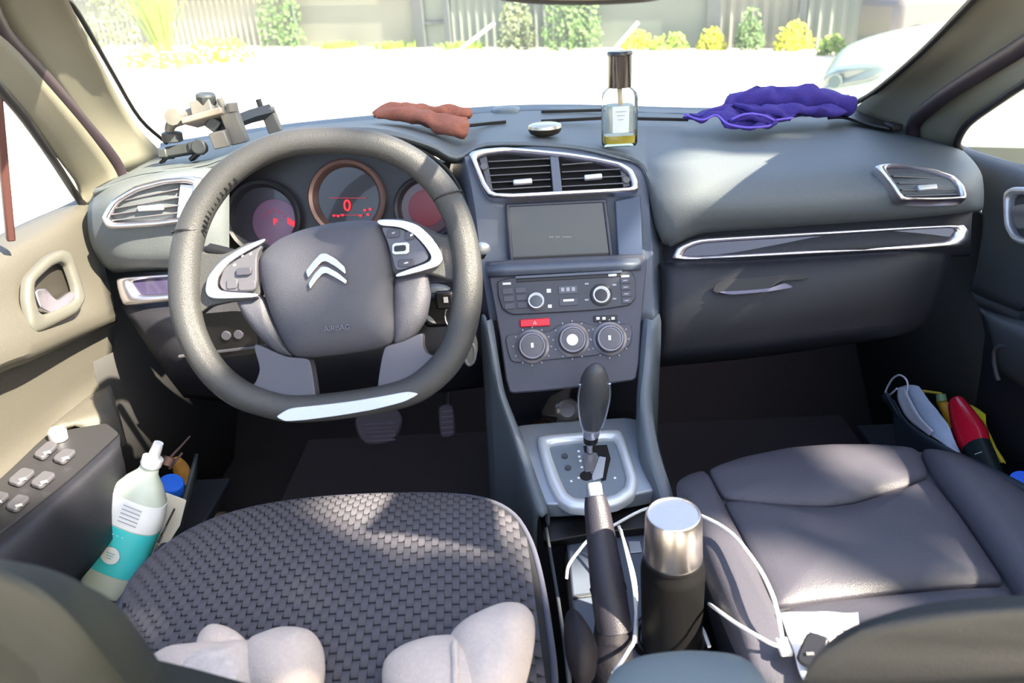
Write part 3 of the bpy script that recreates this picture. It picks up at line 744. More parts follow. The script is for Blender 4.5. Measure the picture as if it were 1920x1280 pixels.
# centre housing face
HC = plane3(at(905, 375, 1.122), at(1195, 362, 1.122), at(1000, 283, 1.172))
surf('centre_housing', [
    C3((850, 292, 1.22), (842, 330, 1.24), (850, 400, 1.25), (865, 470, 1.22), (880, 520, 1.20), (900, 600, 1.15)),
    C3((868, 291, 1.175), (872, 320, 1.165), (882, 390, 1.15), (893, 470, 1.13), (902, 520, 1.11), (918, 600, 1.06)),
    C3((885, 286, 1.18), (893, 320, 1.16), (906, 385, 1.137), (912, 450, 1.125), (914, 497, 1.11), (926, 600, 1.055)),
    C3((1000, 275, 1.19), (1000, 320, 1.165), (1000, 385, 1.145), (1000, 450, 1.135), (1000, 497, 1.12), (1000, 600, 1.06)),
    C3((1120, 287, 1.185), (1120, 320, 1.165), (1120, 385, 1.145), (1120, 450, 1.135), (1120, 497, 1.12), (1120, 600, 1.06)),
    C3((1200, 310, 1.172), (1203, 330, 1.16), (1205, 385, 1.137), (1206, 450, 1.125), (1208, 497, 1.11), (1212, 600, 1.055)),
    C3((1213, 318, 1.17), (1216, 340, 1.16), (1222, 400, 1.14), (1226, 460, 1.125), (1230, 520, 1.11), (1233, 600, 1.06)),
    C3((1225, 330, 1.19), (1230, 350, 1.19), (1240, 410, 1.19), (1246, 470, 1.18), (1248, 530, 1.17), (1250, 600, 1.12))], STACK, db, 4, 4, solid=.004)
CV = raised(HC, .004)
cv_o = [(876, 289), (905, 282), (945, 279), (1000, 283), (1060, 289), (1120, 298), (1165, 308), (1186, 321), (1196, 343), (1196, 362), (1060, 369), (914, 377)]
cv_i = [(893, 298), (912, 292), (945, 288), (1000, 292), (1060, 298), (1120, 307), (1160, 316), (1176, 327), (1183, 345), (1183, 354), (1060, 360), (922, 367)]
sl_ = []
for k_ in range(5):
    t = k_ / 4
    yl = 303 + 12.8 * k_ * 1.02
    sl_.append(((916 + 5 * t, yl), (1031 + 1.5 * t, yl - 6)))
for k_ in range(4):
    yl = 309 + 13.5 * k_
    sl_.append(((1053, yl), (1128 if k_ == 0 else 1168, yl - 6)))
cv = vent('centre_vent', cv_o, cv_i, CV, db, sl_, [(980, 341, 18), (1112, 332, 17)], .009)
extr('divider', L3([(1031, 297), (1047, 299), (1054, 362), (1037, 363)], raised(CV, -.004)), CV[1], .008, STACK, cv, bev=.001)
for pts in ([(899, 301), (913, 296), (925, 362), (918, 364)], [(1162, 322), (1174, 330), (1181, 352), (1168, 355)]):
    extr('vent_end', L3(pts, raised(CV, -.006)), CV[1], .007, BEZEL, cv, bev=.001)
disc('thumbwheel', 908, 315, raised(CV, -.002), 7, .006, SLAT, cv, seg=16)
disc('thumbwheel', 1174, 340, raised(CV, -.002), 7, .006, SLAT, cv, seg=16)
# left pod + vent
surf('left_pod', [
    C3((176, 362, 1.15), (165, 388, 1.115), (165, 430, 1.105), (174, 465, 1.105), (194, 498, 1.115), (216, 514, 1.15)),
    C3((215, 340, 1.15), (210, 362, 1.09), (210, 410, 1.08), (214, 455, 1.08), (224, 495, 1.09), (236, 512, 1.14)),
    C3((280, 322, 1.15), (280, 342, 1.09), (280, 400, 1.075), (280, 450, 1.075), (280, 494, 1.085), (282, 510, 1.14)),
    C3((345, 312, 1.16), (345, 330, 1.10), (345, 395, 1.085), (345, 450, 1.08), (345, 494, 1.09), (345, 508, 1.14)),
    C3((430, 303, 1.18), (430, 322, 1.14), (430, 390, 1.12), (430, 450, 1.11), (430, 494, 1.11), (430, 507, 1.16))], PAD, db, 4, 4, solid=.004)
LV = plane3(at(220, 425, 1.070), at(355, 415, 1.072), at(290, 340, 1.084))
vent('left_vent', [(193, 408), (212, 375), (255, 348), (310, 334), (352, 330), (382, 334), (376, 385), (362, 416), (300, 424), (205, 430)],
     [(207, 408), (224, 381), (262, 359), (310, 346), (345, 343), (366, 346), (360, 384), (350, 405), (300, 412), (215, 417)], LV, db,
     [((232, 376), (336, 354)), ((218, 390), (338, 369)), ((210, 402), (340, 384)), ((212, 413), (338, 398))], [(283, 390, 24)], .009)
extr('vent_end', L3([(341, 345), (368, 347), (352, 404), (334, 408)], raised(LV, -.004)), LV[1], .006, SILVER, db, bev=.001)
# right vent
RV = plane3(at(1690, 375, 1.036), at(1805, 372, 1.034), at(1700, 318, 1.066))
vent('right_vent', [(1636, 314), (1660, 310), (1700, 313), (1750, 321), (1785, 333), (1804, 352), (1811, 378), (1750, 381), (1685, 380), (1666, 350)],
     [(1658, 319), (1672, 317), (1705, 320), (1748, 328), (1778, 339), (1792, 354), (1797, 372), (1750, 374), (1692, 373), (1676, 348)], RV, db,
     [((1672, 330), (1760, 334)), ((1682, 343), (1782, 344)), ((1688, 356), (1792, 355)), ((1694, 367), (1795, 364))], [(1738, 352, 18)], .009)
# trim strips
def strip(outer, inner, pl, nm):
    s_ = frame(nm, chaikin(L3(outer, pl), (.12, .25)), chaikin(L3(inner, pl), (.12, .25)), pl[1], .008, CHROME, db, base=.006)
    extr('inlay', chaikin(L3(inner, raised(pl, -.004)), (.12, .25)), pl[1], .005, INLAY, s_, bev=.001)
SR = plane3(at(1260, 486, 1.125), at(1812, 440, 1.065), at(1300, 445, 1.128))
strip([(1258, 486), (1268, 462), (1305, 445), (1540, 432), (1814, 417), (1815, 462), (1540, 476), (1290, 489)],
      [(1278, 478), (1288, 465), (1315, 455), (1540, 441), (1796, 424), (1776, 452), (1540, 466), (1300, 480)], SR, 'right_trim_strip')
SLF = plane3(at(220, 525, 1.10), at(330, 560, 1.085), at(330, 515, 1.10))
strip([(218, 522), (270, 517), (400, 508), (400, 555), (300, 567), (232, 574)], [(246, 527), (290, 522), (400, 516), (400, 542), (300, 552), (266, 553)], SLF, 'left_trim_strip')
# passenger side: fascia behind the strip and glovebox
surf('passenger_fascia', [
    C3((1238, 440, 1.16), (1242, 470, 1.14), (1245, 500, 1.12), (1248, 520, 1.12)),
    C3((1400, 415, 1.14), (1400, 450, 1.12), (1400, 480, 1.105), (1400, 505, 1.11)),
    C3((1620, 400, 1.11), (1620, 430, 1.09), (1620, 465, 1.075), (1620, 490, 1.085)),
    C3((1825, 385, 1.10), (1822, 415, 1.08), (1820, 455, 1.06), (1818, 480, 1.075))], LOWER, db, 4, 4, solid=.004)
gb = surf('glovebox', [
    C3((1232, 492, 1.16), (1236, 505, 1.12), (1238, 560, 1.085), (1234, 640, 1.07), (1228, 680, 1.09), (1225, 688, 1.25)),
    C3((1262, 490, 1.14), (1265, 500, 1.095), (1265, 560, 1.065), (1262, 640, 1.055), (1258, 678, 1.08), (1256, 686, 1.25)),
    C3((1400, 484, 1.13), (1400, 494, 1.085), (1402, 550, 1.055), (1402, 625, 1.045), (1402, 664, 1.07), (1402, 672, 1.25)),
    C3((1560, 474, 1.11), (1560, 484, 1.07), (1560, 535, 1.045), (1560, 605, 1.04), (1560, 642, 1.065), (1560, 650, 1.25)),
    C3((1700, 466, 1.09), (1700, 476, 1.06), (1698, 525, 1.045), (1690, 590, 1.045), (1680, 625, 1.07), (1672, 632, 1.25)),
    C3((1790, 460, 1.10), (1785, 472, 1.075), (1775, 520, 1.065), (1750, 585, 1.07), (1730, 612, 1.10), (1720, 620, 1.25))], LOWER, db, 4, 4, solid=.004)
GH = plane3(at(1345, 545, 1.052), at(1490, 540, 1.045), at(1350, 520, 1.062))
GH = raised(GH, .001)
extr('latch_recess', chaikin(L3([(1336, 546), (1342, 532), (1362, 524), (1520, 512), (1512, 524), (1462, 527), (1445, 540), (1352, 552)], GH), (.15, .25)), GH[1], .002, BLACK, gb, bev=0)
extr('latch_handle', chaikin(L3([(1340, 548), (1400, 545), (1442, 541), (1470, 531), (1488, 540), (1440, 548), (1370, 554)], raised(GH, .003)), (.15, .25)), GH[1], .006, mat('latch_grey', (96, 94, 112), 0.35, var=0.04), gb, bev=.002)
# gauges
hood_f = [(392, 500, 1.12), (386, 440, 1.12), (400, 370, 1.12), (440, 310, 1.125), (520, 266, 1.13), (610, 250, 1.13), (700, 256, 1.13), (790, 284, 1.14), (848, 332, 1.155), (880, 410, 1.155), (893, 520, 1.13)]
hood_b = [(400, 500, 1.22), (398, 440, 1.22), (415, 375, 1.23), (455, 325, 1.25), (525, 285, 1.26), (610, 272, 1.26), (695, 277, 1.26), (775, 300, 1.26), (828, 340, 1.26), (855, 410, 1.26), (868, 520, 1.22)]
surf('gauge_hood', [[at(*a), at(*a).lerp(at(*b_), .5), at(*b_)] for a, b_ in zip(hood_f, hood_b)], mat('hood_dark', (36, 37, 40), 0.6, bump=0.2, scale=900, var=0.05), db, 4, 4, solid=.004)
CLP = plane3(at(500, 480, 1.20), at(800, 470, 1.20), at(650, 300, 1.24))
cl = extr('gauge_panel', chaikin(L3([(395, 560), (390, 440), (410, 370), (450, 315), (525, 275), (610, 262), (700, 266), (780, 292), (838, 335), (868, 410), (880, 560)], raised(CLP, -.012)), (.2, .25)), CLP[1], .008, mat('gauge_panel_black', (30, 30, 34), 0.35, var=0.08), db, bev=0)
def gauge(u, v, r_, face, ring, par, sink=.0):
    pl = CLP; p = ap(u, v, pl); rr_ = (ap(u + r_, v, pl) - p).length
    g_ = lathe('gauge', [(rr_ * .99, -.006), (rr_, .014), (rr_ * .96, .017), (rr_ * .88, .014), (rr_ * .80, .001), (rr_ * .8, -.004), (.001, -.004)], p, pl[1], ring, par, seg=40)
    lathe('gauge_face', [(rr_ * .80, 0), (rr_ * .80, .0015), (.001, .0015)], p - pl[1] * .004, pl[1], face, g_, seg=40)
    return g_
DARKRING = mat('gauge_ring_dark', (44, 46, 54), 0.4, var=0.05)
BRNRING = mat('gauge_ring_bronze', (128, 104, 100), 0.35, 0.5, var=0.05)
DFACE = mat('gauge_face_dark', (34, 30, 34), 0.25, coat=0.5, var=0.08)
g1 = gauge(497, 408, 70, mat('gauge_face_grey', (58, 58, 70), 0.3, coat=0.4, var=0.06), DARKRING, db)
g2 = gauge(653, 372, 72, DFACE, BRNRING, db)
g3 = gauge(800, 390, 60, mat('gauge_face_brown', (74, 50, 56), 0.3, coat=0.4, var=0.06), DARKRING, db)
G = raised(CLP, -.0022)
disc('sub_dial', 518, 418, G, 44, .003, mat('sub_dial_purple', (112, 88, 116), 0.35, var=0.08), g1)
GT = raised(CLP, .002)
p, x, y = pxaxes(516, 416, GT)
text('gear_letter', 'P', p, x, y, .014, REDLED, g1)
for a in range(-60, 61, 20):
    q0 = p + (x * math.sin(R(a)) + y * math.cos(R(a))) * .019
    box('dial_tick', q0, (.0012, .004, .0006), REDDIM, g1, bev=0, ex=x * math.cos(R(a)) - y * math.sin(R(a)), ey=x * math.sin(R(a)) + y * math.cos(R(a)), ez=GT[1])
for k_ in range(3):
    box('fuel_bar', ap(541 + k_ * 5, 414 + k_ * 3, GT), (.0022, .010, .0006), REDLED, g1, bev=0, ex=x, ey=y, ez=GT[1])
p, x, y = pxaxes(651, 386, GT)
text('speed_digit', '0', p, x, y, .027, REDLED, g2, ext=.0006)
for (a, b_, w_, h_) in ((652, 371, .062, .0012), (652, 403, .05, .0012)):
    box('display_line', ap(a, b_, GT), (w_, h_, .0006), REDDIM, g2, bev=0, ex=x, ey=y, ez=GT[1])
for k_, (a, b_) in enumerate(((626, 404), (634, 405), (642, 403), (684, 394), (690, 402), (676, 404), (694, 392))):
    box('display_mark', ap(a, b_, GT), (.004, .003, .0006), REDLED, g2, bev=0, ex=x, ey=y, ez=GT[1])
disc('right_readout', 800, 390, G, 34, .002, mat('readout_dim', (110, 48, 58), 0.4, emit=0.05), g3)
# knee panel and under-dash
surf('knee_panel', [
    C3((222, 560, 1.13), (238, 590, 1.09), (270, 640, 1.07), (310, 700, 1.08), (345, 745, 1.16)),
    C3((300, 552, 1.12), (310, 590, 1.07), (330, 640, 1.05), (365, 700, 1.06), (390, 750, 1.15)),
    C3((420, 540, 1.13), (425, 590, 1.08), (440, 640, 1.06), (455, 700, 1.07), (465, 755, 1.16)),
    C3((560, 530, 1.18), (560, 590, 1.12), (560, 650, 1.08), (560, 710, 1.10), (560, 760, 1.2)),
    C3((740, 520, 1.18), (740, 590, 1.12), (740, 650, 1.08), (740, 700, 1.10), (740, 745, 1.2)),
    C3((905, 510, 1.15), (910, 590, 1.12), (915, 650, 1.10), (915, 690, 1.12), (915, 725, 1.2))], LOWER, db, 4, 4, solid=.004)
KP = plane3(at(360, 600, 1.048), at(470, 600, 1.048), at(400, 680, 1.045))
extr('coin_tray', chaikin(L3([(352, 590), (470, 580), (490, 660), (430, 668), (372, 672)], KP), (.12, .25)), KP[1], .002, BLACK, db, bev=0)
for u_, v_ in ((425, 628), (448, 626)):
    disc('dash_button', u_, v_, raised(KP, .002), 9, .004, mat('dash_button_grey', (74, 74, 82), 0.4, var=0.05), db, seg=14)
bar('tray_lip', ap(335, 668, raised(KP, .004)), ap(500, 648, raised(KP, .004)), .006, .004, KP[1], BEZEL, db)
# steering column shroud, stalks
scx = plane(at(611, 515, .842), (0, -math.cos(R(24)), math.sin(R(24))))
WN = scx[1]
# screen
SCP = plane3(at(963, 490, 1.108), at(1143, 485, 1.108), at(1045, 384, 1.13))
frame('screen_surround', L3([(948, 382), (1137, 373), (1150, 492), (955, 498)], SCP), L3([(955, 388), (1130, 380), (1143, 485), (963, 490)], SCP), SCP[1], .004, STACKD, db, base=.004)
sc_ = extr('screen', L3([(955, 388), (1130, 380), (1143, 485), (963, 490)], raised(SCP, -.004)), SCP[1], .004, mat('screen_glass', (58, 56, 50), 0.18, coat=0.4, var=0.05, scale=10), db, bev=0)
p, x, y = pxaxes(1050, 443, raised(SCP, .0004))
text('screen_text', '-- -- ----', p, x, y, .011, GREYP, sc_, ext=.0002)
extr('housing_side', L3([(1152, 376), (1200, 366), (1204, 482), (1158, 488)], raised(SCP, -.002)), SCP[1], .006, mat('side_blue', (58, 72, 96), 0.45, var=0.04), db, bev=.002)
# radio and climate stack
SK = plane3(at(915, 500, 1.075), at(1200, 488, 1.075), at(1065, 685, 1.0))
st = extr('stack_panel', chaikin(L3([(914, 499), (1060, 492), (1198, 486), (1204, 500), (1195, 600), (1188, 715), (954, 740), (940, 640)], raised(SK, -.05)), (.06, .25)), SK[1], .05, STACKD, db, bev=.004)
surf('stack_top_lip', [C3((912, 490, 1.11), (912, 497, 1.075), (913, 508, 1.062), (915, 520, 1.064)), C3((1060, 483, 1.11), (1060, 490, 1.075), (1060, 500, 1.06), (1060, 512, 1.062)), C3((1195, 478, 1.11), (1198, 484, 1.075), (1202, 494, 1.062), (1202, 506, 1.064))], STACK, db, 4, 4, solid=.004)
S1 = raised(SK, .0005)
ra = extr('radio_face', chaikin(L3([(932, 528), (960, 520), (1190, 506), (1192, 560), (1180, 573), (1120, 582), (960, 591), (942, 580), (934, 555)], S1), (.1, .25)), SK[1], .004, mat('radio_face_dark', (50, 52, 60), 0.35, var=0.06), db, bev=.0015)
S2 = raised(SK, .0045)
p, x, y = pxaxes(1065, 545, S2)
def sbox(nm, u, v, w, h, d, ma, par, pl=S2, bev=.0006):
    p_, x_, y_ = pxaxes(u, v, pl)
    mp = (ap(u + 1, v, pl) - p_).length; mq = (ap(u, v + 1, pl) - p_).length
    dx = ap(u + 10, v - .55, pl) - p_
    x2 = dx.normalized(); y2 = pl[1].cross(x2).normalized()
    return box(nm, p_ + pl[1] * d / 2, (w * mp, h * mq, d), ma, par, bev=bev, ex=x2, ey=y2, ez=pl[1])
sbox('disc_slot', 1066, 521, 196, 6, .0012, BLACK, ra)
sbox('slot_lip', 1066, 515, 200, 5, .003, STACK, ra)
for u_, v_ in ((950, 532), (1172, 518), (1148, 516)):
    sbox('slot_button', u_, v_, 16, 5, .002, SILVER, ra)
for i in range(3):
    for j in range(2):
        sbox('radio_button', 952 + j * 24 + i * 2, 546 + i * 14 - j * 2, 20, 11, .0018, mat('radio_button_grey', (66, 68, 78), 0.4, var=0.05), ra)
for i in range(4):
    sbox('radio_button', 1172 + i, 526 + i * 12.5, 18, 10, .0018, MATS['radio_button_grey'], ra)
    sbox('button_mark', 1172 + i, 526 + i * 12.5, 8, 2, .0024, GREYP, ra, bev=0)
for u_, v_ in ((1100, 532), (1100, 562), (1152, 534), (1152, 560)):
    sbox('button_mark', u_, v_, 7, 3, .0008, GREYP, ra, bev=0)
sbox('preset_display', 1065, 543, 36, 15, .0015, mat('display_grey', (72, 78, 84), 0.3, var=0.05), ra)
for k_ in range(3): sbox('display_mark', 1055 + k_ * 10, 543 - k_ * .5, 6, 7, .0019, GREYP, ra, bev=0)
sbox('mode_button', 1066, 566, 34, 14, .0015, MATS['radio_button_grey'], ra)
sbox('button_mark', 1066, 563, 20, 4, .0022, WHITEP, ra, bev=0)
sbox('eject_mark', 1029, 545, 8, 7, .001, SILVER, ra, bev=0)
sbox('power_mark', 1031, 574, 7, 6, .001, WHITEP, ra, bev=0)
kn = [(1, 0), (1, .75), (.9, 1), (.78, 1.0), (.74, .9), (.001, .9)]
k1 = disc('volume_knob', 1005, 565, S2, 16, .014, SILVER, ra, kn)
disc('knob_cap', 1005, 565, raised(S2, .0128), 12, .0008, MATS['display_grey'], k1)
k2 = disc('select_knob', 1127, 553, S2, 17, .008, SILVER, ra, kn)
disc('knob_cap', 1127, 553, raised(S2, .0074), 12, .0008, mat('knob_dark', (44, 44, 50), 0.4, var=0.05), k2)
frame_ring = disc('knob_surround', 1127, 553, S2, 21, .002, BLACK, ra)
hz = sbox('hazard_button', 1003, 605, 56, 15, .004, REDBTN, db, pl=S1, bev=.0015)
text('hazard_mark', '△', ap(1003, 605, raised(S1, .0042)), x, y, .006, WHITEP, hz, ext=.0001)
lb_ = sbox('lock_button', 1135, 597, 44, 11, .003, BLACK, db, pl=S1)
for u_ in (1121, 1132, 1149): sbox('button_mark', u_, 597, 6, 5, .0034, WHITEP, lb_, pl=S1, bev=0)
cp_ = extr('climate_plate', chaikin(L3([(946, 627), (1030, 622), (1050, 608), (1090, 602), (1115, 612), (1182, 606), (1186, 625), (1181, 652), (1110, 668), (1060, 672), (960, 682), (952, 660)], S1), (.15, .25)), SK[1], .003, mat('climate_plate_grey', (66, 66, 76), 0.4, var=0.05), db, bev=.0015)
S3 = raised(SK, .0035)
for u_, v_, cap in ((998, 649, GREYP), (1073, 637, WHITEP), (1143, 635, GREYP)):
    k_ = disc('temperature_dial' if u_ > 1100 else ('airflow_dial' if u_ > 1050 else 'fan_dial'), u_, v_, S3, 27, .016, mat('dial_chrome_grey', (112, 110, 116), 0.35, 0.6, var=0.05), cp_, [(1.18, 0), (1.18, .12), (1, .2), (.95, .9), (.88, 1), (.78, 1), (.74, .9), (.001, .9)])
    disc('dial_cap', u_, v_, raised(S3, .0146), 20, .0008, mat('dial_cap_grey', (88, 86, 92), 0.4, var=0.05), k_)
    if u_ == 1073: disc('dial_button', u_, v_, raised(S3, .0154), 11, .002, WHITEP, k_)
    else: sbox('dial_pointer', u_, v_ - 2, 5, 9, .0008, WHITEP, k_, pl=raised(S3, .0155), bev=0)
    for a in range(0, 360, 30):
        p_, x_, y_ = pxaxes(u_, v_, raised(SK, .0036))
        d_ = x_ * math.cos(R(a)) + y_ * math.sin(R(a))
        box('dial_mark', p_ + d_ * .0285, (.0025, .0018, .0006), GREYP, k_, bev=0, ex=d_, ey=SK[1].cross(d_), ez=SK[1])
# ================================================================== steering column and wheel
wc = scx[0]
sc0 = thing('steering_column', at(611, 560, 1.02), 'dark steering column shroud with stalks and ignition lock behind the wheel', 'steering column')
tube('shroud', [wc - WN * .035, wc - WN * .10 - Vector((0, 0, .005)), wc - WN * .2 - Vector((0, 0, .015)), wc - WN * .29 - Vector((0, 0, .03))], [.052, .066, .072, .075], LOWER, sc0, seg=20, flat=(1.15, .85))
a0 = wc - WN * .08
stk = tube('wiper_stalk', [a0, a0.lerp(at(905, 472, .93), .6), at(893, 476, .93), at(903, 470, .93)], [.010, .008, .009, .008], BLACK, sc0, k=3)
pillow('stalk_tip', [at(904, 466, .925) + Vector((math.cos(t) * .011, 0, math.sin(t) * .009)) for t in [k_ * .5236 for k_ in range(12)]], (0, -1, .3), .008, SILVER, stk, skirt=.008)
tube('indicator_stalk', [a0, a0.lerp(at(395, 470, .93), .6), at(400, 470, .93), at(390, 466, .93)], [.010, .008, .009, .007], BLACK, sc0, k=3)
ig = at(822, 572, .97)
lathe('ignition_lock', [(.030, -.06), (.030, 0), (.026, .006), (.016, .008), (.001, .008)], ig, (.3, -.9, .3), mat('lock_silver', (120, 124, 128), 0.35, 0.5, var=0.08), sc0, seg=20)
box('lock_housing', at(835, 570, .985), (.06, .06, .05), BLACK, sc0, bev=.008)
kt = thing('car_key', at(885, 640, .955), 'steel key and fob hanging from the ignition right of the wheel', 'key')
box('key_head', at(834, 562, .948), (.026, .012, .026), BLACK, kt, bev=.004)
box('key_mark', at(836, 562, .941), (.006, .001, .008), GREYP, kt, bev=0)
tube('key_ring', [at(846 + 22 * math.cos(t) + 10, 592 + 26 * math.sin(t), .952) for t in [k_ * .7 for k_ in range(9)]], .0012, SILVER, kt, closed=True, k=2, seg=6)
extr('key_blade', chaikin([at(874, 610, .955), at(886, 605, .955), at(898, 650, .955), at(888, 682, .955), at(876, 682, .955), at(872, 650, .955)], (.2,)), (0, -1, .2), .004, mat('key_steel', (140, 142, 138), 0.3, 0.8, var=0.1), kt, bev=.001)
tube('fob_loop', [at(u, v, .953) for u, v in ((880, 640), (889, 650), (889, 672), (880, 684), (872, 672), (872, 650))], .003, mat('fob_grey', (104, 108, 112), 0.4, 0.4, var=0.1), kt, closed=True, k=3, seg=8)

sw_ = thing('steering_wheel', wc, 'black leather steering wheel with flat silver bottom insert and double chevron emblem', 'steering wheel')
rimpx = [(610, 263), (545, 268), (485, 288), (425, 328), (380, 385), (354, 450), (346, 520), (350, 590), (370, 650), (405, 702), (450, 738), (500, 757), (545, 766), (600, 764), (660, 757), (720, 747), (770, 733), (810, 707), (845, 667), (868, 608), (877, 540), (873, 470), (855, 402), (822, 346), (775, 303), (720, 276), (665, 265)]
rr_ = [.0158] * 3 + [.0165, .017, .018, .0185, .018, .0175, .0175, .0175] + [.0165] * 5 + [.0170, .0175, .0178, .018, .018, .0172, .0168, .0165, .016, .0158, .0158]
RIMW = raised(scx, -.004)
rim = tube('rim', [ap(u, v, RIMW) for u, v in rimpx], rr_, LEATHER, sw_, seg=16, closed=True, k=5, up=WN)
for (u0, v0, u1, v1) in ((323, 437, 386, 432), (812, 378, 868, 358), (418, 735, 450, 712), (830, 652, 866, 668)):
    m0 = ap((u0 + u1) / 2, (v0 + v1) / 2, RIMW); e = (ap(u1, v1, RIMW) - ap(u0, v0, RIMW)) * .5; r0 = e.length
    tube('rim_seam', [m0 + e.normalized() * (math.cos(t) * (r0 * .93)) + WN * (math.sin(t) * r0 * .93) for t in [k_ * .3927 for k_ in range(16)]], .0011, BLACK, rim, seg=6, closed=True)
for k_ in range(12):
    t = k_ / 11
    m0 = ap(438 - 58 * t - 14 * math.sin(t * 3.1), 334 + 96 * t, raised(scx, .006)); m1 = ap(446 - 58 * t - 14 * math.sin(t * 3.1), 340 + 97 * t, raised(scx, .001))
    bar('stitch', m0, m1, .0018, .0018, WN, BLACK, rim, bev=0)
def wpoly(nm, pts, h, d, ma, par=sw_, bev=.002, ck=(.15, .25)):
    return extr(nm, chaikin(L3(pts, raised(scx, h)), ck), WN, d, ma, par, bev=bev)
wpoly('left_spoke', [(356, 452), (388, 476), (430, 480), (492, 448), (500, 562), (440, 566), (402, 574), (376, 596), (352, 590), (350, 510)], -.022, .016, LEATHER, bev=.006)
wpoly('right_spoke', [(705, 414), (770, 412), (830, 444), (862, 440), (872, 500), (856, 532), (806, 514), (740, 524)], -.022, .016, LEATHER, bev=.006)
wpoly('left_lower_spoke', [(484, 640), (545, 668), (590, 670), (597, 715), (602, 752), (540, 768), (486, 750), (462, 736), (490, 716), (499, 690)], -.024, .02, SPOKE, bev=.006)
wpoly('right_lower_spoke', [(728, 648), (760, 640), (797, 622), (797, 650), (806, 664), (838, 668), (822, 694), (772, 728), (712, 748), (716, 705), (722, 668)], -.024, .02, SPOKE, bev=.006)
HB = raised(scx, -.008)
lc = pillow('left_cheek', chaikin(L3([(440, 556), (494, 552), (514, 600), (540, 652), (552, 670), (522, 664), (486, 632), (456, 592)], raised(scx, -.012)), (.15, .25)), WN, .012, HUB, sw_, skirt=.02)
rc = pillow('right_cheek', chaikin(L3([(738, 518), (800, 506), (807, 550), (797, 600), (772, 636), (738, 652), (736, 600)], raised(scx, -.012)), (.15, .25)), WN, .012, HUB, sw_, skirt=.02)
hub = pillow('airbag_cover', chaikin(L3([(487, 478), (520, 449), (565, 430), (630, 416), (690, 412), (714, 417), (728, 450), (738, 500), (737, 560), (741, 620), (735, 646), (700, 656), (640, 665), (580, 671), (550, 669), (530, 640), (508, 590), (492, 540), (485, 505)], HB), (.2, .25)), WN, .024, HUB, sw_, pw=3.2, skirt=.02)
LG = raised(scx, .0165)
for pts in ([(575, 508), (590, 488), (602, 476), (612, 475), (630, 485), (648, 501), (650, 515), (630, 500), (612, 490), (603, 493), (590, 508), (579, 522)], [(580, 531), (592, 512), (604, 500), (614, 500), (634, 511), (652, 526), (650, 533), (632, 522), (613, 512), (605, 515), (594, 527), (583, 543)]):
    extr('chevron', chaikin(L3(pts, LG), (.12,)), WN, .004, mat('emblem_chrome', (205, 198, 196), 0.18, 1.0, var=0.03), hub, bev=.0012)
p, x, y = pxaxes(632, 615, raised(scx, .0145))
text('airbag_text', 'AIRBAG', p, x + y * .08, y, .009, mat('embossed_grey', (92, 92, 104), 0.5, var=0.03), hub, ext=.0008)
wpoly('left_chrome_bracket', [(391, 546), (395, 520), (420, 489), (460, 464), (503, 447), (501, 456), (466, 474), (433, 495), (415, 520), (413, 538), (421, 547), (489, 550), (490, 558), (412, 561), (397, 557)], -.004, .010, CHROME, bev=.002, ck=(.2, .25))
wpoly('right_chrome_bracket', [(708, 413), (755, 414), (786, 423), (813, 447), (829, 474), (833, 490), (821, 502), (745, 522), (744, 514), (806, 493), (812, 483), (800, 464), (780, 442), (755, 428), (714, 425)], -.004, .010, CHROME, bev=.002, ck=(.2, .25))
bl = wpoly('left_button_pad', [(424, 505), (440, 492), (498, 458), (485, 480), (486, 548), (424, 546), (415, 532)], -.006, .008, BEZEL, bev=.0015)
br = wpoly('right_button_pad', [(716, 426), (755, 430), (782, 446), (800, 468), (806, 482), (800, 491), (744, 511), (737, 480), (727, 450)], -.006, .008, mat('right_pad_grey', (74, 76, 86), 0.4, var=0.05), bev=.0015)
WB = raised(scx, .002)
def wbtn(nm, u, v, w, h, ma, par, d=.002, pl=None):
    pl = pl or WB
    return extr(nm, chaikin(L3([(u - w / 2, v - h / 2 + 1), (u + w / 2, v - h / 2 - 1), (u + w / 2, v + h / 2 - 1), (u - w / 2, v + h / 2 + 1)], pl), (.15,)), WN, d, ma, par, bev=.0006)
DBTN = mat('wheel_button_dark', (56, 56, 64), 0.4, var=0.05)
wbtn('button', 459, 509, 28, 14, DBTN, bl, .004); wbtn('button', 464, 535, 32, 18, BEZEL, bl); wbtn('button', 436, 532, 20, 18, BEZEL, bl)
wbtn('button_mark', 470, 476, 4, 4, WHITEP, bl, .001); wbtn('button_mark', 440, 497, 5, 4, WHITEP, bl, .001); wbtn('button_mark', 455, 480, 4, 3, GREYP, bl, .001)
wbtn('button', 738, 438, 24, 16, DBTN, br); wbtn('button', 768, 442, 18, 16, DBTN, br); wbtn('scroll_wheel', 752, 466, 32, 22, SILVER, br, .003)
wbtn('scroll_roller', 751, 466, 22, 11, BLACK, br, .005); wbtn('button', 762, 493, 30, 14, DBTN, br)
wbtn('button_mark', 738, 437, 6, 3, GREYP, br, .0026); wbtn('button_mark', 772, 441, 5, 4, WHITEP, br, .0026); wbtn('button_mark', 762, 493, 8, 2, WHITEP, br, .0026)
extr('bottom_insert', chaikin(L3([(522, 779), (548, 763), (600, 758), (660, 751), (720, 741), (768, 732), (789, 737), (760, 752), (700, 767), (640, 777), (580, 785), (540, 788)], raised(scx, .004)), (.15, .25)), WN, .011, SILVER, sw_, bev=.003)

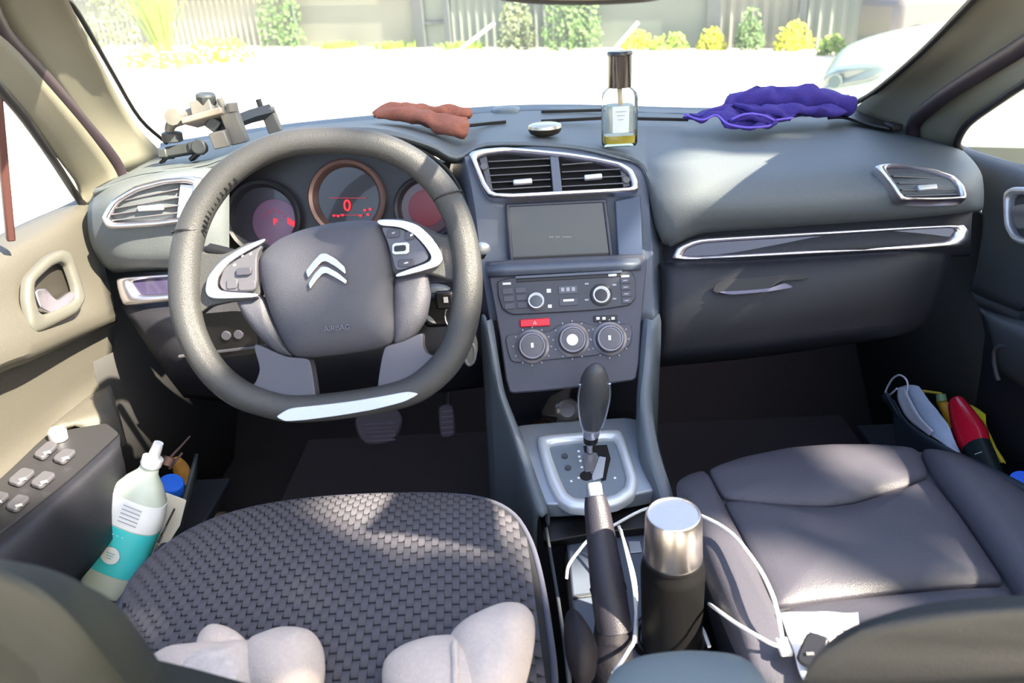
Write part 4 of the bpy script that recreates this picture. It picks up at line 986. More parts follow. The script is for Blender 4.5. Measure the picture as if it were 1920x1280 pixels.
# ================================================================== pedals
PED = mat('pedal_rubber', (62, 56, 66), 0.6, bump=0.3, scale=300, var=0.1)
bp_ = plane(at(712, 800, 1.22), (0, -.8, .6))
br_ = thing('brake_pedal', at(712, 830, 1.25), 'wide ribbed rubber brake pedal below the steering wheel', 'pedal')
extr('pad', chaikin(L3([(666, 790), (678, 770), (745, 765), (757, 785), (750, 812), (735, 832), (690, 836), (674, 820)], bp_), (.2, .25)), bp_[1], .014, PED, br_, bev=.004)
for k_ in range(5):
    bar('rib', ap(684, 796 + k_ * 8, raised(bp_, .015)), ap(742, 792 + k_ * 8, raised(bp_, .015)), .004, .003, bp_[1], mat('pedal_rib', (84, 76, 92), 0.5, var=0.05), br_, bev=.001)
tube('arm', [ap(712, 795, raised(bp_, -.003)), ap(712, 795, bp_) + Vector((0, .12, .12)), ap(712, 795, bp_) + Vector((0, .2, .3))], .009, BLACK, br_)
ap_ = plane(at(838, 790, 1.24), (0, -.85, .5))
ac = thing('accelerator_pedal', at(838, 820, 1.26), 'narrow upright accelerator pedal right of the brake pedal', 'pedal')
extr('pad', chaikin(L3([(822, 760), (850, 757), (856, 818), (826, 822)], ap_), (.15, .25)), ap_[1], .012, PED, ac, bev=.003)
for k_ in range(5):
    bar('rib', ap(828, 772 + k_ * 10, raised(ap_, .0125)), ap(849, 770 + k_ * 10, raised(ap_, .0125)), .003, .003, ap_[1], MATS['pedal_rib'], ac, bev=.0006)
tube('arm', [ap(838, 790, raised(ap_, -.003)), ap(838, 790, ap_) + Vector((0, .1, .1)), ap(838, 790, ap_) + Vector((0, .2, .3))], .007, BLACK, ac)
# kick panels beside the footwells
for nm, vs in (('trim_5', [(-.70, 1.02, .04), (-.70, 1.76, .04), (-.70, 1.76, .6), (-.70, 1.08, .62)]), ('trim_6', [(.775, 1.12, .04), (.775, 1.76, .04), (.775, 1.76, .6), (.775, 1.16, .6)])):
    o = mk(nm, vs, [(0, 1, 2, 3)], RUBBER, None, solid=.01)
    tag(o, 'black kick panel on the left side of the driver footwell' if nm == 'trim_5' else 'black kick panel on the right side of the passenger footwell', 'kick panel', kind='structure')

# ================================================================== centre console
cc = thing('centre_console', (.09, .8, .05), 'grey centre console between the seats with silver shift surround', 'console')
def rail(nm, st_, side):
    cols = []
    for (a, b_, c) in st_:
        i_, t_, o_ = at(*a), at(*b_), at(*c)
        low = o_ + Vector((side * (.012 if side < 0 else .001), .01, 0)); low.z = .05
        mid = o_.lerp(low, .35)
        ins = i_ + Vector((0, .004, -.03))
        cols.append([ins, i_, t_, o_, mid, low])
    o = surf(nm, cols, mat('rail_blue_grey', (88, 97, 106), 0.4, bump=0.1, scale=900, var=0.04), cc, 4, 3, solid=.004)
rail('left_rail', [((924, 600, 1.03), (912, 602, 1.02), (901, 604, 1.04)), ((938, 690, .995), (928, 692, .988), (917, 694, 1.0)), ((950, 745, .98), (940, 747, .972), (929, 750, .985)), ((984, 830, .94), (972, 833, .93), (960, 838, .942)), ((1010, 905, .885), (998, 908, .875), (984, 912, .887)), ((1030, 962, .84), (1016, 968, .83), (1003, 976, .84))], -1)
rail('right_rail', [((1210, 600, 1.03), (1222, 600, 1.02), (1235, 602, 1.04)), ((1203, 690, .995), (1213, 690, .988), (1224, 692, 1.0)), ((1199, 760, .965), (1207, 760, .955), (1219, 762, .967)), ((1208, 850, .915), (1220, 850, .905), (1233, 850, .917)), ((1230, 920, .87), (1242, 920, .86), (1255, 922, .872)), ((1246, 970, .835), (1255, 970, .825), (1264, 972, .835))], 1)
box('tray_floor', (.075, 1.06, .295), (.25, .17, .01), LOWER, cc, bev=.002)
box('tray_back', (.075, 1.152, .39), (.26, .012, .2), LOWER, cc, bev=.002)
GP = plane3(az(1005, 822, .358), az(1165, 808, .358), az(1125, 948, .328))
su = extr('shift_surround', chaikin(L3([(968, 822), (1000, 818), (1170, 806), (1203, 812), (1230, 905), (1226, 945), (1110, 966), (1022, 972), (998, 905)], raised(GP, -.03)), (.08, .25)), GP[1], .029, mat('surround_silver_blue', (146, 155, 166), 0.35, 0.4, var=0.04), cc, bev=.003)
extr('console_front', chaikin(L3([(1012, 966), (1110, 962), (1228, 942), (1240, 1000), (1130, 1010), (1020, 1030)], raised(GP, -.05)), (.08,)), GP[1], .015, BLACK, cc, bev=.002)
SGO = [(1005, 822), (1085, 815), (1165, 808), (1182, 860), (1196, 905), (1190, 934), (1160, 953), (1105, 962), (1068, 958), (1046, 944), (1028, 910), (1014, 862)]
SGI = [(1028, 838), (1085, 832), (1152, 826), (1164, 862), (1174, 900), (1170, 918), (1150, 932), (1108, 940), (1078, 938), (1063, 928), (1050, 900), (1038, 868)]
sg = frame('shift_frame', chaikin(L3(SGO, GP), (.12, .25)), chaikin(L3(SGI, GP), (.12, .25)), GP[1], .010, mat('shift_frame_silver', (205, 210, 216), 0.35, 0.4, var=0.03), cc)
spn = extr('shift_plate', chaikin(L3(SGI, raised(GP, -.002)), (.12, .25)), GP[1], .003, mat('shift_plate_grey', (112, 122, 132), 0.4, 0.2, var=0.04), cc, bev=0)
extr('gate_slot', L3([(1094, 836), (1138, 834), (1145, 860), (1140, 880), (1136, 900), (1128, 902), (1122, 885), (1126, 862), (1118, 848), (1096, 848)], raised(GP, .0012)), GP[1], .0006, VOID, spn, bev=0)
disc('gate_slot', 1099, 892, raised(GP, .0012), 12, .0006, VOID, spn)
extr('gate_blade', L3([(1124, 856), (1136, 858), (1130, 896), (1112, 902), (1110, 894)], raised(GP, .002)), GP[1], .001, SILVER, spn, bev=0)
extr('gate_island', L3([(1094, 852), (1114, 850), (1120, 862), (1112, 884), (1098, 886), (1094, 870)], raised(GP, .0012)), GP[1], .002, mat('gate_island_grey', (124, 122, 128), 0.35, 0.5, var=0.08), spn, bev=.0005)
for u_, v_, r_ in ((1059, 856, 6), (1065, 878, 6)):
    disc('mode_button', u_, v_, raised(GP, .001), r_, .003, BEZEL, spn, seg=16)
for k_, (u_, v_) in enumerate(((1085, 846), (1086, 856), (1088, 864), (1091, 876), (1085, 896), (1071, 902), (1153, 896))):
    disc('position_mark', u_, v_, raised(GP, .001), 2.6, .0008, WHITEP, spn, seg=10)
# gear lever
gl = thing('gear_lever', ap(1106, 846, GP), 'rounded black and chrome gear lever standing in the shift gate', 'gear lever')
B0, T0 = ap(1106, 846, raised(GP, .0052)), at(1117, 684, .885)
axg = T0 - B0; Lg = axg.length
def gp(prof, nm, ma, par, sy=.85, seg=28): return lathe(nm, [(max(r_ * .00066, .0004), h * Lg) for r_, h in prof], B0, axg, ma, par, seg=seg, sy=sy, xdir=(1, 0, 0), angle=50)
gp([(7, 0), (7, .2)], 'shaft', CHROME, gl)
gp([(11, .12), (16, .13), (17, .2), (14, .21)], 'shaft_boot', BLACK, gl)
gp([(17, .20), (19, .22), (21, .30), (21, .32), (18, .33)], 'collar', CHROME, gl)
kb = gp([(20, .32), (25, .38), (29, .48), (32, .60), (33, .70), (31, .80), (27, .88), (20, .95), (11, .99), (2, 1.0)], 'knob', mat('knob_leather', (62, 64, 68), 0.32, bump=0.15, scale=900, kind='grain', var=0.05), gl)
xg = Vector((1, 0, 0)); xg = (xg - axg.normalized() * xg.dot(axg.normalized())).normalized()
for s_ in (-1, 1):
    tube('chrome_edge', [B0 + axg * h + xg * (s_ * r_ * .00066) + Vector((0, -.006, 0)) for r_, h in ((20, .32), (25, .40), (29, .50), (32, .62), (32.5, .72), (30, .82))], .0018, CHROME, kb, k=3, seg=8)
# things in the tray
ls = thing('power_socket', at(1062, 780, 1.06), 'round chrome-rimmed power socket plug in the tray behind the gear lever', 'power socket')
lathe('plug', [(.019, -.03), (.019, .0), (.021, .004), (.017, .008), (.012, .004), (.001, .004)], at(1064, 770, 1.065), (-.1, -.7, .7), mat('plug_silver', (150, 146, 144), 0.3, 0.7, var=0.1), ls)
box('plug_body', at(1066, 796, 1.055), (.04, .024, .016), mat('plug_body_grey', (128, 122, 120), 0.4, 0.3, var=0.08), ls, bev=.005)
br2 = thing('bead_bracelet', az(1022, 800, .303), 'dark brown bead bracelet lying in the tray beside the power socket', 'bracelet')
for k_ in range(11):
    t = k_ / 11 * 6.283
    c = az(1018, 800, .3065) + Vector((math.cos(t) * .017, math.sin(t) * .014, 0))
    lathe('bead', [(.0005, -.006), (.004, -.0045), (.006, 0), (.004, .0045), (.0005, .006)], c, (0, 0, 1), mat('bead_brown', (54, 34, 26), 0.25, coat=0.5, var=0.2), br2, seg=10)
# rear part of the console
extr('rear_deck', [Vector(p) for p in ((.036, .868, .262), (.176, .868, .262), (.176, .38, .262), (.036, .38, .262))], (0, 0, 1), .012, STACK, cc, bev=.004)
box('rear_body', (.103, .62, .155), (.14, .48, .21), DOORD, cc, bev=.008)
extr('deck_ridge', L3([(1074, 1117), (1120, 1112), (1120, 1118), (1074, 1124)], plane((0, 0, .2745), (0, 0, 1))), (0, 0, 1), .003, DOORD, cc, bev=.001)
cpz = az(1258, 1188, .285)
tube('cup_rim', [Vector((cpz.x + math.cos(t) * .041, cpz.y + .0 + math.sin(t) * .041, .278)) for t in [k_ * .3927 for k_ in range(16)]], .005, BLACK, cc, closed=True, seg=8)
extr('deck_slot', L3([(1178, 1016), (1200, 1016), (1204, 1036), (1182, 1038)], plane((0, 0, .2745), (0, 0, 1))), (0, 0, 1), .002, SILVER, cc, bev=.0005)
# armrest
ar = thing('armrest', (.11, .25, .27), 'grey padded centre armrest at the bottom edge between the seats', 'armrest')
pillow('pad', chaikin([az(1130, 1300, .515), az(1150, 1252, .515), az(1200, 1230, .515), az(1285, 1220, .515), az(1375, 1226, .515), az(1418, 1248, .515), az(1450, 1300, .515), Vector((.165, .1, .5)), Vector((.04, .1, .5))], (.2, .25)), (0, -.05, 1), .02, mat('armrest_vinyl', (94, 104, 106), 0.5, bump=0.25, scale=900, kind='grain', var=0.04), ar, skirt=.05)
box('stem', (.1, .18, .36), (.09, .14, .24), DOORD, ar, bev=.01)

# handbrake
hk = thing('handbrake', az(1140, 1190, .28), 'raised dark grey handbrake lever with leather boot beside the thermos', 'handbrake')
h0, h1 = az(1116, 930, .435), az(1152, 1185, .315)
pts = [h0, h0.lerp(h1, .12), h0.lerp(h1, .45), h0.lerp(h1, .68), h0.lerp(h1, 1.0)]
HBM = mat('handbrake_leather', (44, 42, 50), 0.4, bump=0.2, scale=900, kind='grain', var=0.05)
grip = tube('grip', pts, [.0125, .0155, .0185, .0205, .0205], HBM, hk, seg=18, k=4, flat=(1.0, 1.0))
tube('grip_seam', [h0.lerp(h1, .69) + Vector((math.cos(t) * .0208, -.004 * math.sin(t), .0208 * math.sin(t))) for t in [k_ * .4488 for k_ in range(14)]], .0009, BLACK, grip, closed=True, seg=6)
lathe('release_button', [(.0095, 0), (.0095, .012), (.008, .015), (.001, .015)], h0 + (h0 - h1).normalized() * .001, h0 - h1, SILVER, hk, seg=14)
bt = Vector((.070, .60, .285))
tube('boot', [h1 + Vector((0, .012, .002)), h1.lerp(bt, .5), Vector((bt.x, bt.y, .296)), Vector((bt.x, bt.y, .2785))], [.021, .023, .024, .025], mat('boot_leather', (22, 20, 26), 0.65, bump=0.5, scale=120, var=0.08, spec=0.3), hk, seg=16, k=4)
fl_ = az(1085, 1190, .30)
pillow('boot_fold', chaikin(L3([(1058, 1158), (1072, 1146), (1090, 1160), (1122, 1210), (1118, 1262), (1090, 1290), (1066, 1250), (1056, 1200)], plane((0, 0, .285), (0, -.2, 1))), (.2, .25)), (0, -.2, 1), .03, MATS['boot_leather'], hk, skirt=.01)

# ================================================================== seats
ds = thing('driver_seat', (-.24, .55, .05), 'driver seat with dark grey basket-weave cover', 'car seat')
dpx = [(222, 1190), (228, 1140), (252, 1085), (300, 1036), (365, 993), (450, 961), (560, 941), (690, 932), (820, 930), (905, 937), (960, 962), (992, 1010), (1012, 1080), (1028, 1180), (1040, 1280)]
DZ = .355
dout = [az(u, v, DZ) for u, v in dpx] + [Vector((.0, .42, DZ)), Vector((-.46, .42, DZ))]
dout = chaikin(dout, (.25, .25))
DC = Vector((-.235, .62, DZ)); DH = .035
pillow('cushion', dout, (0, 0, 1), DH, WEAVED, ds, rings=10, pw=4.0, skirt=.10, centre=DC)
def dome(x, y):
    d = Vector((x - DC.x, y - DC.y, 0)); ln = d.length
    if ln < 1e-6: return 0.0, DZ + DH
    a = math.atan2(d.y, d.x); best = None
    for i in range(len(dout)):
        p, q_ = dout[i] - DC, dout[(i + 1) % len(dout)] - DC
        den = d.x * (q_.y - p.y) - d.y * (q_.x - p.x)
        if abs(den) < 1e-12: continue
        t = (p.x * (q_.y - p.y) - p.y * (q_.x - p.x)) / den
        s = (p.x * d.y - p.y * d.x) / den
        if t > 0 and -1e-6 <= s <= 1 + 1e-6:
            best = t if best is None else min(best, t)
    s = 1 / best if best else 2
    return s, (DZ + DH * (1 - s ** 4.0) ** .6 if s < 1 else DZ)
vs = []; fs = []
cw, cl_ = .0082, .0215
sk = R(4)
for i in range(-34, 35):
    for j in range(-18, 19):
        lx = i * cw; ly = j * cl_ + (cl_ / 2 if i % 2 else 0)
        x = DC.x + lx * math.cos(sk) - ly * math.sin(sk); y = DC.y - .0 + lx * math.sin(sk) + ly * math.cos(sk)
        if y < .43: continue
        s, z = dome(x, y)
        if s > .965: continue
        q = len(vs)
        for (a, hh) in ((-.465, -.0014), (-.38, .0018), (0, .0030), (.38, .0018), (.465, -.0014)):
            yy = y + a * cl_ * math.cos(sk); xx = x - a * cl_ * math.sin(sk)
            zz = dome(xx, yy)[1]
            for b_ in (-.5, .5):
                vs.append(Vector((xx + b_ * cw * .96, yy + b_ * cw * .05, zz + hh)))
        for k_ in range(4): fs.append((q + 2 * k_, q + 2 * k_ + 1, q + 2 * k_ + 3, q + 2 * k_ + 2))
wv = mk('weave', vs, fs, WEAVE, ds, recalc=False, angle=80)
tag(wv, kind='stuff')
tube('edge_piping', [p + (p - DC) * .004 + Vector((0, 0, .002)) for p in dout], .004, mat('piping_grey', (70, 72, 86), 0.7, var=0.08), ds, closed=True, seg=8)
box('seat_base', (-.24, .6, .17), (.44, .42, .2), BLACK, ds, bev=.02)
surf('inboard_trim', [[Vector((.006, .80, .33)), Vector((.012, .80, .25)), Vector((.008, .80, .12))], [Vector((.018, .6, .34)), Vector((.024, .6, .25)), Vector((.02, .6, .12))], [Vector((.02, .42, .34)), Vector((.026, .42, .25)), Vector((.022, .42, .12))]], DOORD, ds, 3, 3, solid=.004)
def backrest(par, low, edge, mirror, n, ma):
    """edge: the inboard shoulder from the bottom up, mirrored about the seat's middle"""
    half = [Vector(p) for p in low] + [az(*p) for p in edge]
    loop = half + [Vector((2 * mirror - p.x, p.y, p.z)) for p in half[::-1]]
    loop = chaikin(loop, (.25, .25)); n = Vector(n).normalized()
    pillow('backrest', loop, n, .012, ma, par, rings=8, pw=4, skirt=0)
    pillow('backrest_front', loop, -n, .07, ma, par, rings=6, pw=3, skirt=0)
backrest(ds, [(-.08, .40, .36), (-.09, .36, .48)], [(280, 1340, .60), (232, 1275, .65), (180, 1210, .69), (122, 1140, .72), (50, 1085, .74), (-60, 1045, .75)], -.285, (0, -.87, .5), mat('backrest_olive_black', (27, 31, 27), 0.6, bump=0.3, scale=500, var=0.08))

ps = thing('passenger_seat', (.42, .6, .05), 'passenger seat in smooth grey leather with stitched panels', 'car seat')
PZ = plane((0.4, .7, .365), (0, -.03, 1))
def ppan(nm, pts, h, pw=3.0, ck=(.18, .25)):
    return pillow(nm, chaikin(L3(pts, PZ), ck), PZ[1], h, SEATL, ps, rings=8, pw=pw, skirt=.015)
ppan('front_panel', [(1326, 880), (1390, 858), (1480, 840), (1560, 834), (1640, 834), (1719, 840), (1743, 892), (1700, 914), (1650, 929), (1600, 944), (1550, 951), (1480, 949), (1410, 943), (1354, 935)], .014, ck=(.12, .25))
ppan('centre_panel', [(1354, 940), (1410, 947), (1480, 953), (1550, 955), (1600, 948), (1650, 933), (1700, 918), (1744, 897), (1800, 967), (1850, 1041), (1887, 1096), (1780, 1102), (1650, 1114), (1540, 1127), (1454, 1140), (1427, 1080), (1392, 1010)], .016, ck=(.12, .25))
ppan('rear_panel', [(1455, 1146), (1540, 1132), (1650, 1119), (1780, 1107), (1888, 1101), (1960, 1200), (1960, 1310), (1535, 1310)], .012, ck=(.12, .25))
ppan('left_bolster', [(1322, 882), (1350, 938), (1388, 1010), (1423, 1080), (1450, 1142), (1478, 1200), (1530, 1310), (1425, 1310), (1372, 1190), (1330, 1090), (1292, 985), (1267, 922), (1270, 903), (1292, 890)], .022)
ppan('right_bolster', [(1723, 841), (1780, 851), (1840, 878), (1900, 915), (1960, 960), (2040, 1080), (2040, 1280), (1965, 1200), (1893, 1098), (1803, 965), (1748, 893)], .026)
extr('cushion_base', chaikin(L3([(1306, 903), (1326, 885), (1410, 853), (1560, 832), (1720, 838), (1830, 872), (1950, 950), (2040, 1080), (2040, 1300), (1455, 1310), (1362, 1090)], raised(PZ, -.004)), (.15, .25)), PZ[1], -.13, mat('seat_base_leather', (54, 54, 62), 0.5, bump=0.2, scale=900, kind='grain', var=0.05), ps, bev=.01)
box('seat_base', (.41, .66, .14), (.38, .42, .16), BLACK, ps, bev=.02)
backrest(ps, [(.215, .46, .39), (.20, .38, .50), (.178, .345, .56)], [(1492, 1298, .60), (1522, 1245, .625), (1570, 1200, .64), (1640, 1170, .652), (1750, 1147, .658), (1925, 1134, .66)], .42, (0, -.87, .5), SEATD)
# ================================================================== things lying about
def dashz(x, y):
    """height of the dash top near a place (looked up on the pad mesh)"""
    hit = pad_tree.ray_cast(Vector((x, y, 1.2)), Vector((0, 0, -1)))
    return hit[0].z if hit[0] else .74
from mathutils.bvhtree import BVHTree
_tp = [o for o in db.children if o.name.startswith('top_pad')][0]
pad_tree = BVHTree.FromPolygons([WO[_tp] + v.co for v in _tp.data.vertices], [tuple(f.vertices) for f in _tp.data.polygons])
# perfume bottle
def rest(p, w, d): p.z = max(dashz(p.x + a * w, p.y + b_ * d) for a in (-1, -.5, 0, .5, 1) for b_ in (-1, -.5, 0, .5, 1)) + .0008
pb = at(1161, 268, 1.215); rest(pb, .028, .018)
kx = (at(1161, 262, pb.y) - at(1160, 262, pb.y)).length
pf = thing('perfume_bottle', pb, 'clear square-shouldered perfume bottle with tall black cap standing on the dash', 'perfume bottle')
GLB = glass_mat('bottle_glass', (0.87, 0.9, 0.89, 1), None, .06)
H = .142
def rsq(w, d, z, n=24, e=4.0):
    out = []
    for k_ in range(n):
        t = 2 * math.pi * k_ / n; c, s = math.cos(t), math.sin(t)
        out.append(Vector((pb.x + w * math.copysign(abs(c) ** (2 / e), c), pb.y + d * math.copysign(abs(s) ** (2 / e), s), pb.z + z)))
    return out
def stackloft(nm, secs, ma, par, **k):
    vs = [p for s in secs for p in s]; n = len(secs[0]); fs = []
    for i in range(len(secs) - 1):
        for j in range(n): fs.append((i * n + j, i * n + (j + 1) % n, (i + 1) * n + (j + 1) % n, (i + 1) * n + j))
    fs.append(tuple(range(n))); fs.append(tuple((len(secs) - 1) * n + j for j in range(n)))
    return mk(nm, vs, fs, ma, par, angle=50, **k)
stackloft('glass_body', [rsq(.026, .016, .0), rsq(.028, .018, .003), rsq(.028, .018, .072), rsq(.026, .0165, .080), rsq(.020, .014, .086), rsq(.0165, .0135, .088)], GLB, pf)
stackloft('liquid', [rsq(.0235, .0135, .004), rsq(.0245, .0145, .006), rsq(.0245, .0145, .016)], mat('perfume_amber', (240, 214, 84), 0.15, trans=0.4, var=0.05), pf)
stackloft('label', [rsq(.0205, .0186, .022), rsq(.0205, .0186, .062)], mat('frosted_label', (196, 204, 204), 0.5, var=0.04), pf)
tube('dip_tube', [pb + Vector((.002, 0, .058)), pb + Vector((0, 0, .09))], .0038, mat('dip_tube_tan', (192, 166, 128), 0.5, var=0.05), pf, seg=8)
lathe('cap', [(.0175, .088), (.0185, .089), (.0185, .134), (.0195, .1345), (.0195, .139), (.0185, .1405), (.001, .1405)], pb, (0, 0, 1), mat('cap_black', (22, 22, 24), 0.25, coat=0.3, var=0.05), pf)
for k_ in range(3):
    box('label_print', pb + Vector((0, -.0188, .054 - k_ * .006)), (.016 - .004 * k_, .0004, .0012), mat('label_print_grey', (150, 156, 158), 0.5, var=0.03), pf, bev=0)
# round tin
tb = at(1022, 252, 1.255); rest(tb, .02, .02)
tn = thing('round_tin', tb, 'small round flat tin with champagne lid on the dash left of the perfume bottle', 'tin')
lathe('tin_base', [(.017, 0), (.024, .003), (.027, .008), (.0275, .011), (.001, .011)], tb, (0, 0, 1), mat('tin_dark', (56, 50, 40), 0.35, 0.5, var=0.05), tn)
lathe('tin_lid', [(.0275, .011), (.028, .012), (.027, .016), (.021, .0185), (.001, .019)], tb, (0, 0, 1), mat('tin_champagne', (192, 186, 166), 0.25, 0.7, var=0.05), tn)
# brown cloth: a soft folded cloth
CB = mat('cloth_brown', (142, 88, 72), 0.95, bump=1.0, scale=500, var=0.25)
def soft(name, cols, ma, par, amp=.004, f=30, ku=6, kv=5, solid=.006, **k):
    o = surf(name, cols, ma, par, ku, kv, solid=solid, **k)
    for v in o.data.vertices:
        p = WO[o] + v.co
        v.co += Vector((noise.noise(p * f), noise.noise(p * f + Vector((9, 3, 1))), noise.noise(p * f + Vector((4, 7, 2))))) * amp
    return o
bc = thing('brown_cloth', at(790, 262, 1.3), 'folded terracotta brown cloth lying on the dash behind the steering wheel', 'cloth')
def roll(name, path, rad, ma, par, flat=(1.0, .62), amp=.004, seg=18):
    pts = [at(*p) for p in path]
    for p, r_ in zip(pts, rad): p.z = max(p.z, dashz(p.x, p.y) + r_ * flat[1] + amp * 1.25)
    o = tube(name, pts, rad, ma, par, seg=seg, k=6, flat=flat, up=(0, 0, 1))
    for v in o.data.vertices:
        p = WO[o] + v.co
        v.co += Vector((noise.noise(p * 35), noise.noise(p * 35 + Vector((9, 3, 1))), noise.noise(p * 40 + Vector((4, 7, 2))))) * amp
    return o
roll('back_fold', [(700, 226, 1.33), (735, 208, 1.34), (790, 207, 1.35), (840, 210, 1.35), (872, 212, 1.35), (881, 213, 1.35)], [.008, .020, .022, .019, .016, .006], CB, bc, amp=.007)
roll('front_fold', [(708, 232, 1.29), (750, 222, 1.29), (800, 236, 1.27), (845, 245, 1.25), (872, 248, 1.24), (882, 247, 1.24)], [.008, .020, .019, .024, .021, .008], CB, bc, amp=.008)
roll('middle_fold', [(745, 216, 1.32), (800, 222, 1.32), (850, 228, 1.30), (876, 226, 1.30)], [.012, .015, .015, .012], mat('cloth_brown_dark', (148, 84, 66), 0.95, bump=1.0, scale=500, var=0.25), bc)
# purple cloth
PC = mat('cloth_purple', (58, 44, 126), 0.9, bump=0.9, scale=600, var=0.25)
PH = mat('cloth_purple_hem', (112, 90, 196), 0.8, bump=0.4, scale=600, var=0.1)
pcx = thing('purple_cloth', at(1440, 225, 1.33), 'crumpled purple microfibre cloth with lighter hem on the right of the dash', 'cloth')
roll('bundle', [(1352, 204, 1.40), (1385, 190, 1.41), (1440, 186, 1.42), (1510, 188, 1.42), (1565, 192, 1.41), (1588, 195, 1.40), (1598, 197, 1.40)], [.010, .024, .028, .031, .027, .020, .006], PC, pcx, flat=(1.2, .74), amp=.013)
roll('under_fold', [(1380, 222, 1.34), (1430, 212, 1.36), (1490, 208, 1.37), (1560, 208, 1.37), (1580, 208, 1.37)], [.006, .016, .018, .014, .005], PC, pcx, flat=(1.2, .6), amp=.010)
soft('front_skirt', [
    C3((1288, 212, 1.39), (1288, 215, 1.37), (1284, 215, 1.355)),
    C3((1318, 208, 1.39), (1320, 216, 1.355), (1318, 225, 1.335)),
    C3((1345, 200, 1.40), (1348, 208, 1.355), (1344, 216, 1.34)),
    C3((1372, 194, 1.40), (1372, 210, 1.345), (1364, 233, 1.30)),
    C3((1400, 194, 1.40), (1404, 220, 1.335), (1400, 239, 1.29)),
    C3((1430, 200, 1.40), (1430, 214, 1.345), (1442, 236, 1.30)),
    C3((1460, 204, 1.40), (1460, 218, 1.345), (1456, 226, 1.325)),
    C3((1490, 206, 1.40), (1492, 214, 1.35), (1486, 221, 1.335))], PC, pcx, amp=.008, f=45, solid=.004)
roll('ruffle', [(1290, 214, 1.36), (1320, 215, 1.36), (1350, 206, 1.37), (1380, 200, 1.38)], [.003, .006, .009, .006], PC, pcx, flat=(1.2, .8), amp=.005, seg=12)
roll('ruffle', [(1368, 226, 1.315), (1398, 220, 1.315), (1428, 222, 1.315), (1448, 230, 1.31), (1440, 236, 1.30)], [.004, .008, .009, .007, .003], PC, pcx, flat=(1.2, .8), amp=.005, seg=12)
roll('ruffle', [(1376, 196, 1.37), (1408, 206, 1.35), (1444, 212, 1.345), (1484, 219, 1.335)], [.004, .009, .010, .004], PC, pcx, flat=(1.2, .8), amp=.006, seg=12)
def hem(path): tube('hem', [at(*p) for p in path], .0019, PH, pcx, k=5, seg=8)
hem([(1283, 214, 1.352), (1316, 225, 1.332), (1343, 216, 1.336), (1364, 232, 1.298), (1400, 239, 1.287), (1442, 236, 1.297), (1454, 226, 1.322), (1486, 221, 1.332)])
hem([(1372, 224, 1.308), (1398, 214, 1.307), (1430, 216, 1.306), (1452, 226, 1.306)])
# black strap
bs = thing('black_strap', at(1640, 235, 1.38), 'black webbing strap running from the purple cloth to the right pillar', 'strap')
def Cup(*t):
    out = C3(*t)
    for p in out: p.z = max(p.z, dashz(p.x, p.y) + .010)
    return out
soft('webbing', [Cup((1560, 206, 1.46), (1556, 212, 1.43), (1552, 220, 1.40)), Cup((1598, 205, 1.45), (1594, 213, 1.42), (1590, 220, 1.39)), Cup((1640, 220, 1.41), (1634, 229, 1.38), (1628, 237, 1.36)), Cup((1680, 232, 1.385), (1674, 242, 1.355), (1668, 248, 1.335))], BLACK, bs, amp=.002, solid=.004)
box('buckle', at(1674, 237, 1.362), (.02, .035, .012), RUBBER, bs, bev=.003)
# phone holder
PHG = mat('holder_grey', (112, 110, 106), 0.45, 0.2, bump=0.1, scale=300, var=0.06)
PHD = mat('holder_dark', (54, 58, 60), 0.5, bump=0.1, scale=300, var=0.08)
ph = thing('phone_holder', at(345, 303, 1.25), 'grey clamp-type phone holder with jointed arm on the left of the dash', 'phone holder')
Yh = 1.225
def B(nm, u0, v0, u1, v1, w, t, ma, par=ph, y0=Yh, y1=None): return bar(nm, at(u0, v0, y0), at(u1, v1, y1 or y0), w, t, (0, -1, .3), ma, par, bev=.002)
base = B('clamp_base', 316, 286, 384, 274, .022, .016, PHD)
B('clamp_foot', 303, 290, 320, 288, .03, .014, PHD); B('clamp_foot', 360, 277, 376, 274, .03, .014, PHD)
B('foot_pad', 308, 296, 312, 300, .020, .020, BLACK); B('foot_pad', 364, 289, 370, 295, .024, .020, BLACK)
lathe('clamp_knob', [(.011, 0), (.012, .003), (.012, .012), (.010, .014), (.001, .014)], at(378, 277, Yh - .015), (0, -1, .3), PHD, ph, seg=12)
lathe('arm_collar', [(.012, 0), (.016, .002), (.016, .014), (.012, .016), (.001, .016)], at(325, 266, Yh), (.05, 0, 1), PHD, ph, seg=12)
tube('arm', [at(322, 258, Yh), at(318, 243, Yh), at(324, 230, Yh), at(340, 222, Yh), at(370, 212, Yh)], [.0065, .0075, .009, .0105, .011], PHG, ph, k=4, seg=12)
lathe('joint_nut', [(.011, 0), (.013, .002), (.013, .016), (.001, .017)], at(332, 220, Yh - .012), (0, -1, .2), PHG, ph, seg=10)
hd = B('clamp_head', 366, 208, 404, 200, .034, .024, PHG)
lathe('head_nut', [(.014, 0), (.016, .003), (.016, .014), (.013, .017), (.001, .017)], at(388, 196, Yh), (.1, -.1, 1), PHD, ph, seg=8)
B('cradle_plate', 354, 231, 428, 210, .05, .010, mat('holder_tan', (132, 122, 112), 0.45, var=0.05))
B('cradle_stem', 392, 226, 412, 240, .024, .02, PHD)
tube('ratchet_bar', [at(412, 240, Yh), at(470, 218, 1.30), at(508, 208, 1.33)], [.010, .011, .012], PHD, ph, seg=4)
B('jaw', 430, 210, 452, 268, .02, .026, PHG, y0=1.22); B('jaw_pad', 408, 246, 419, 276, .018, .026, PHG, y0=1.2)
B('jaw', 500, 203, 518, 248, .02, .022, PHG, y0=1.33)
tube('jaw_pin', [at(411, 184, 1.22), at(421, 206, 1.22)], .0052, PHG, ph, seg=8)
tube('jaw_pin', [at(484, 186, 1.33), at(490, 204, 1.33)], .0052, PHD, ph, seg=8)
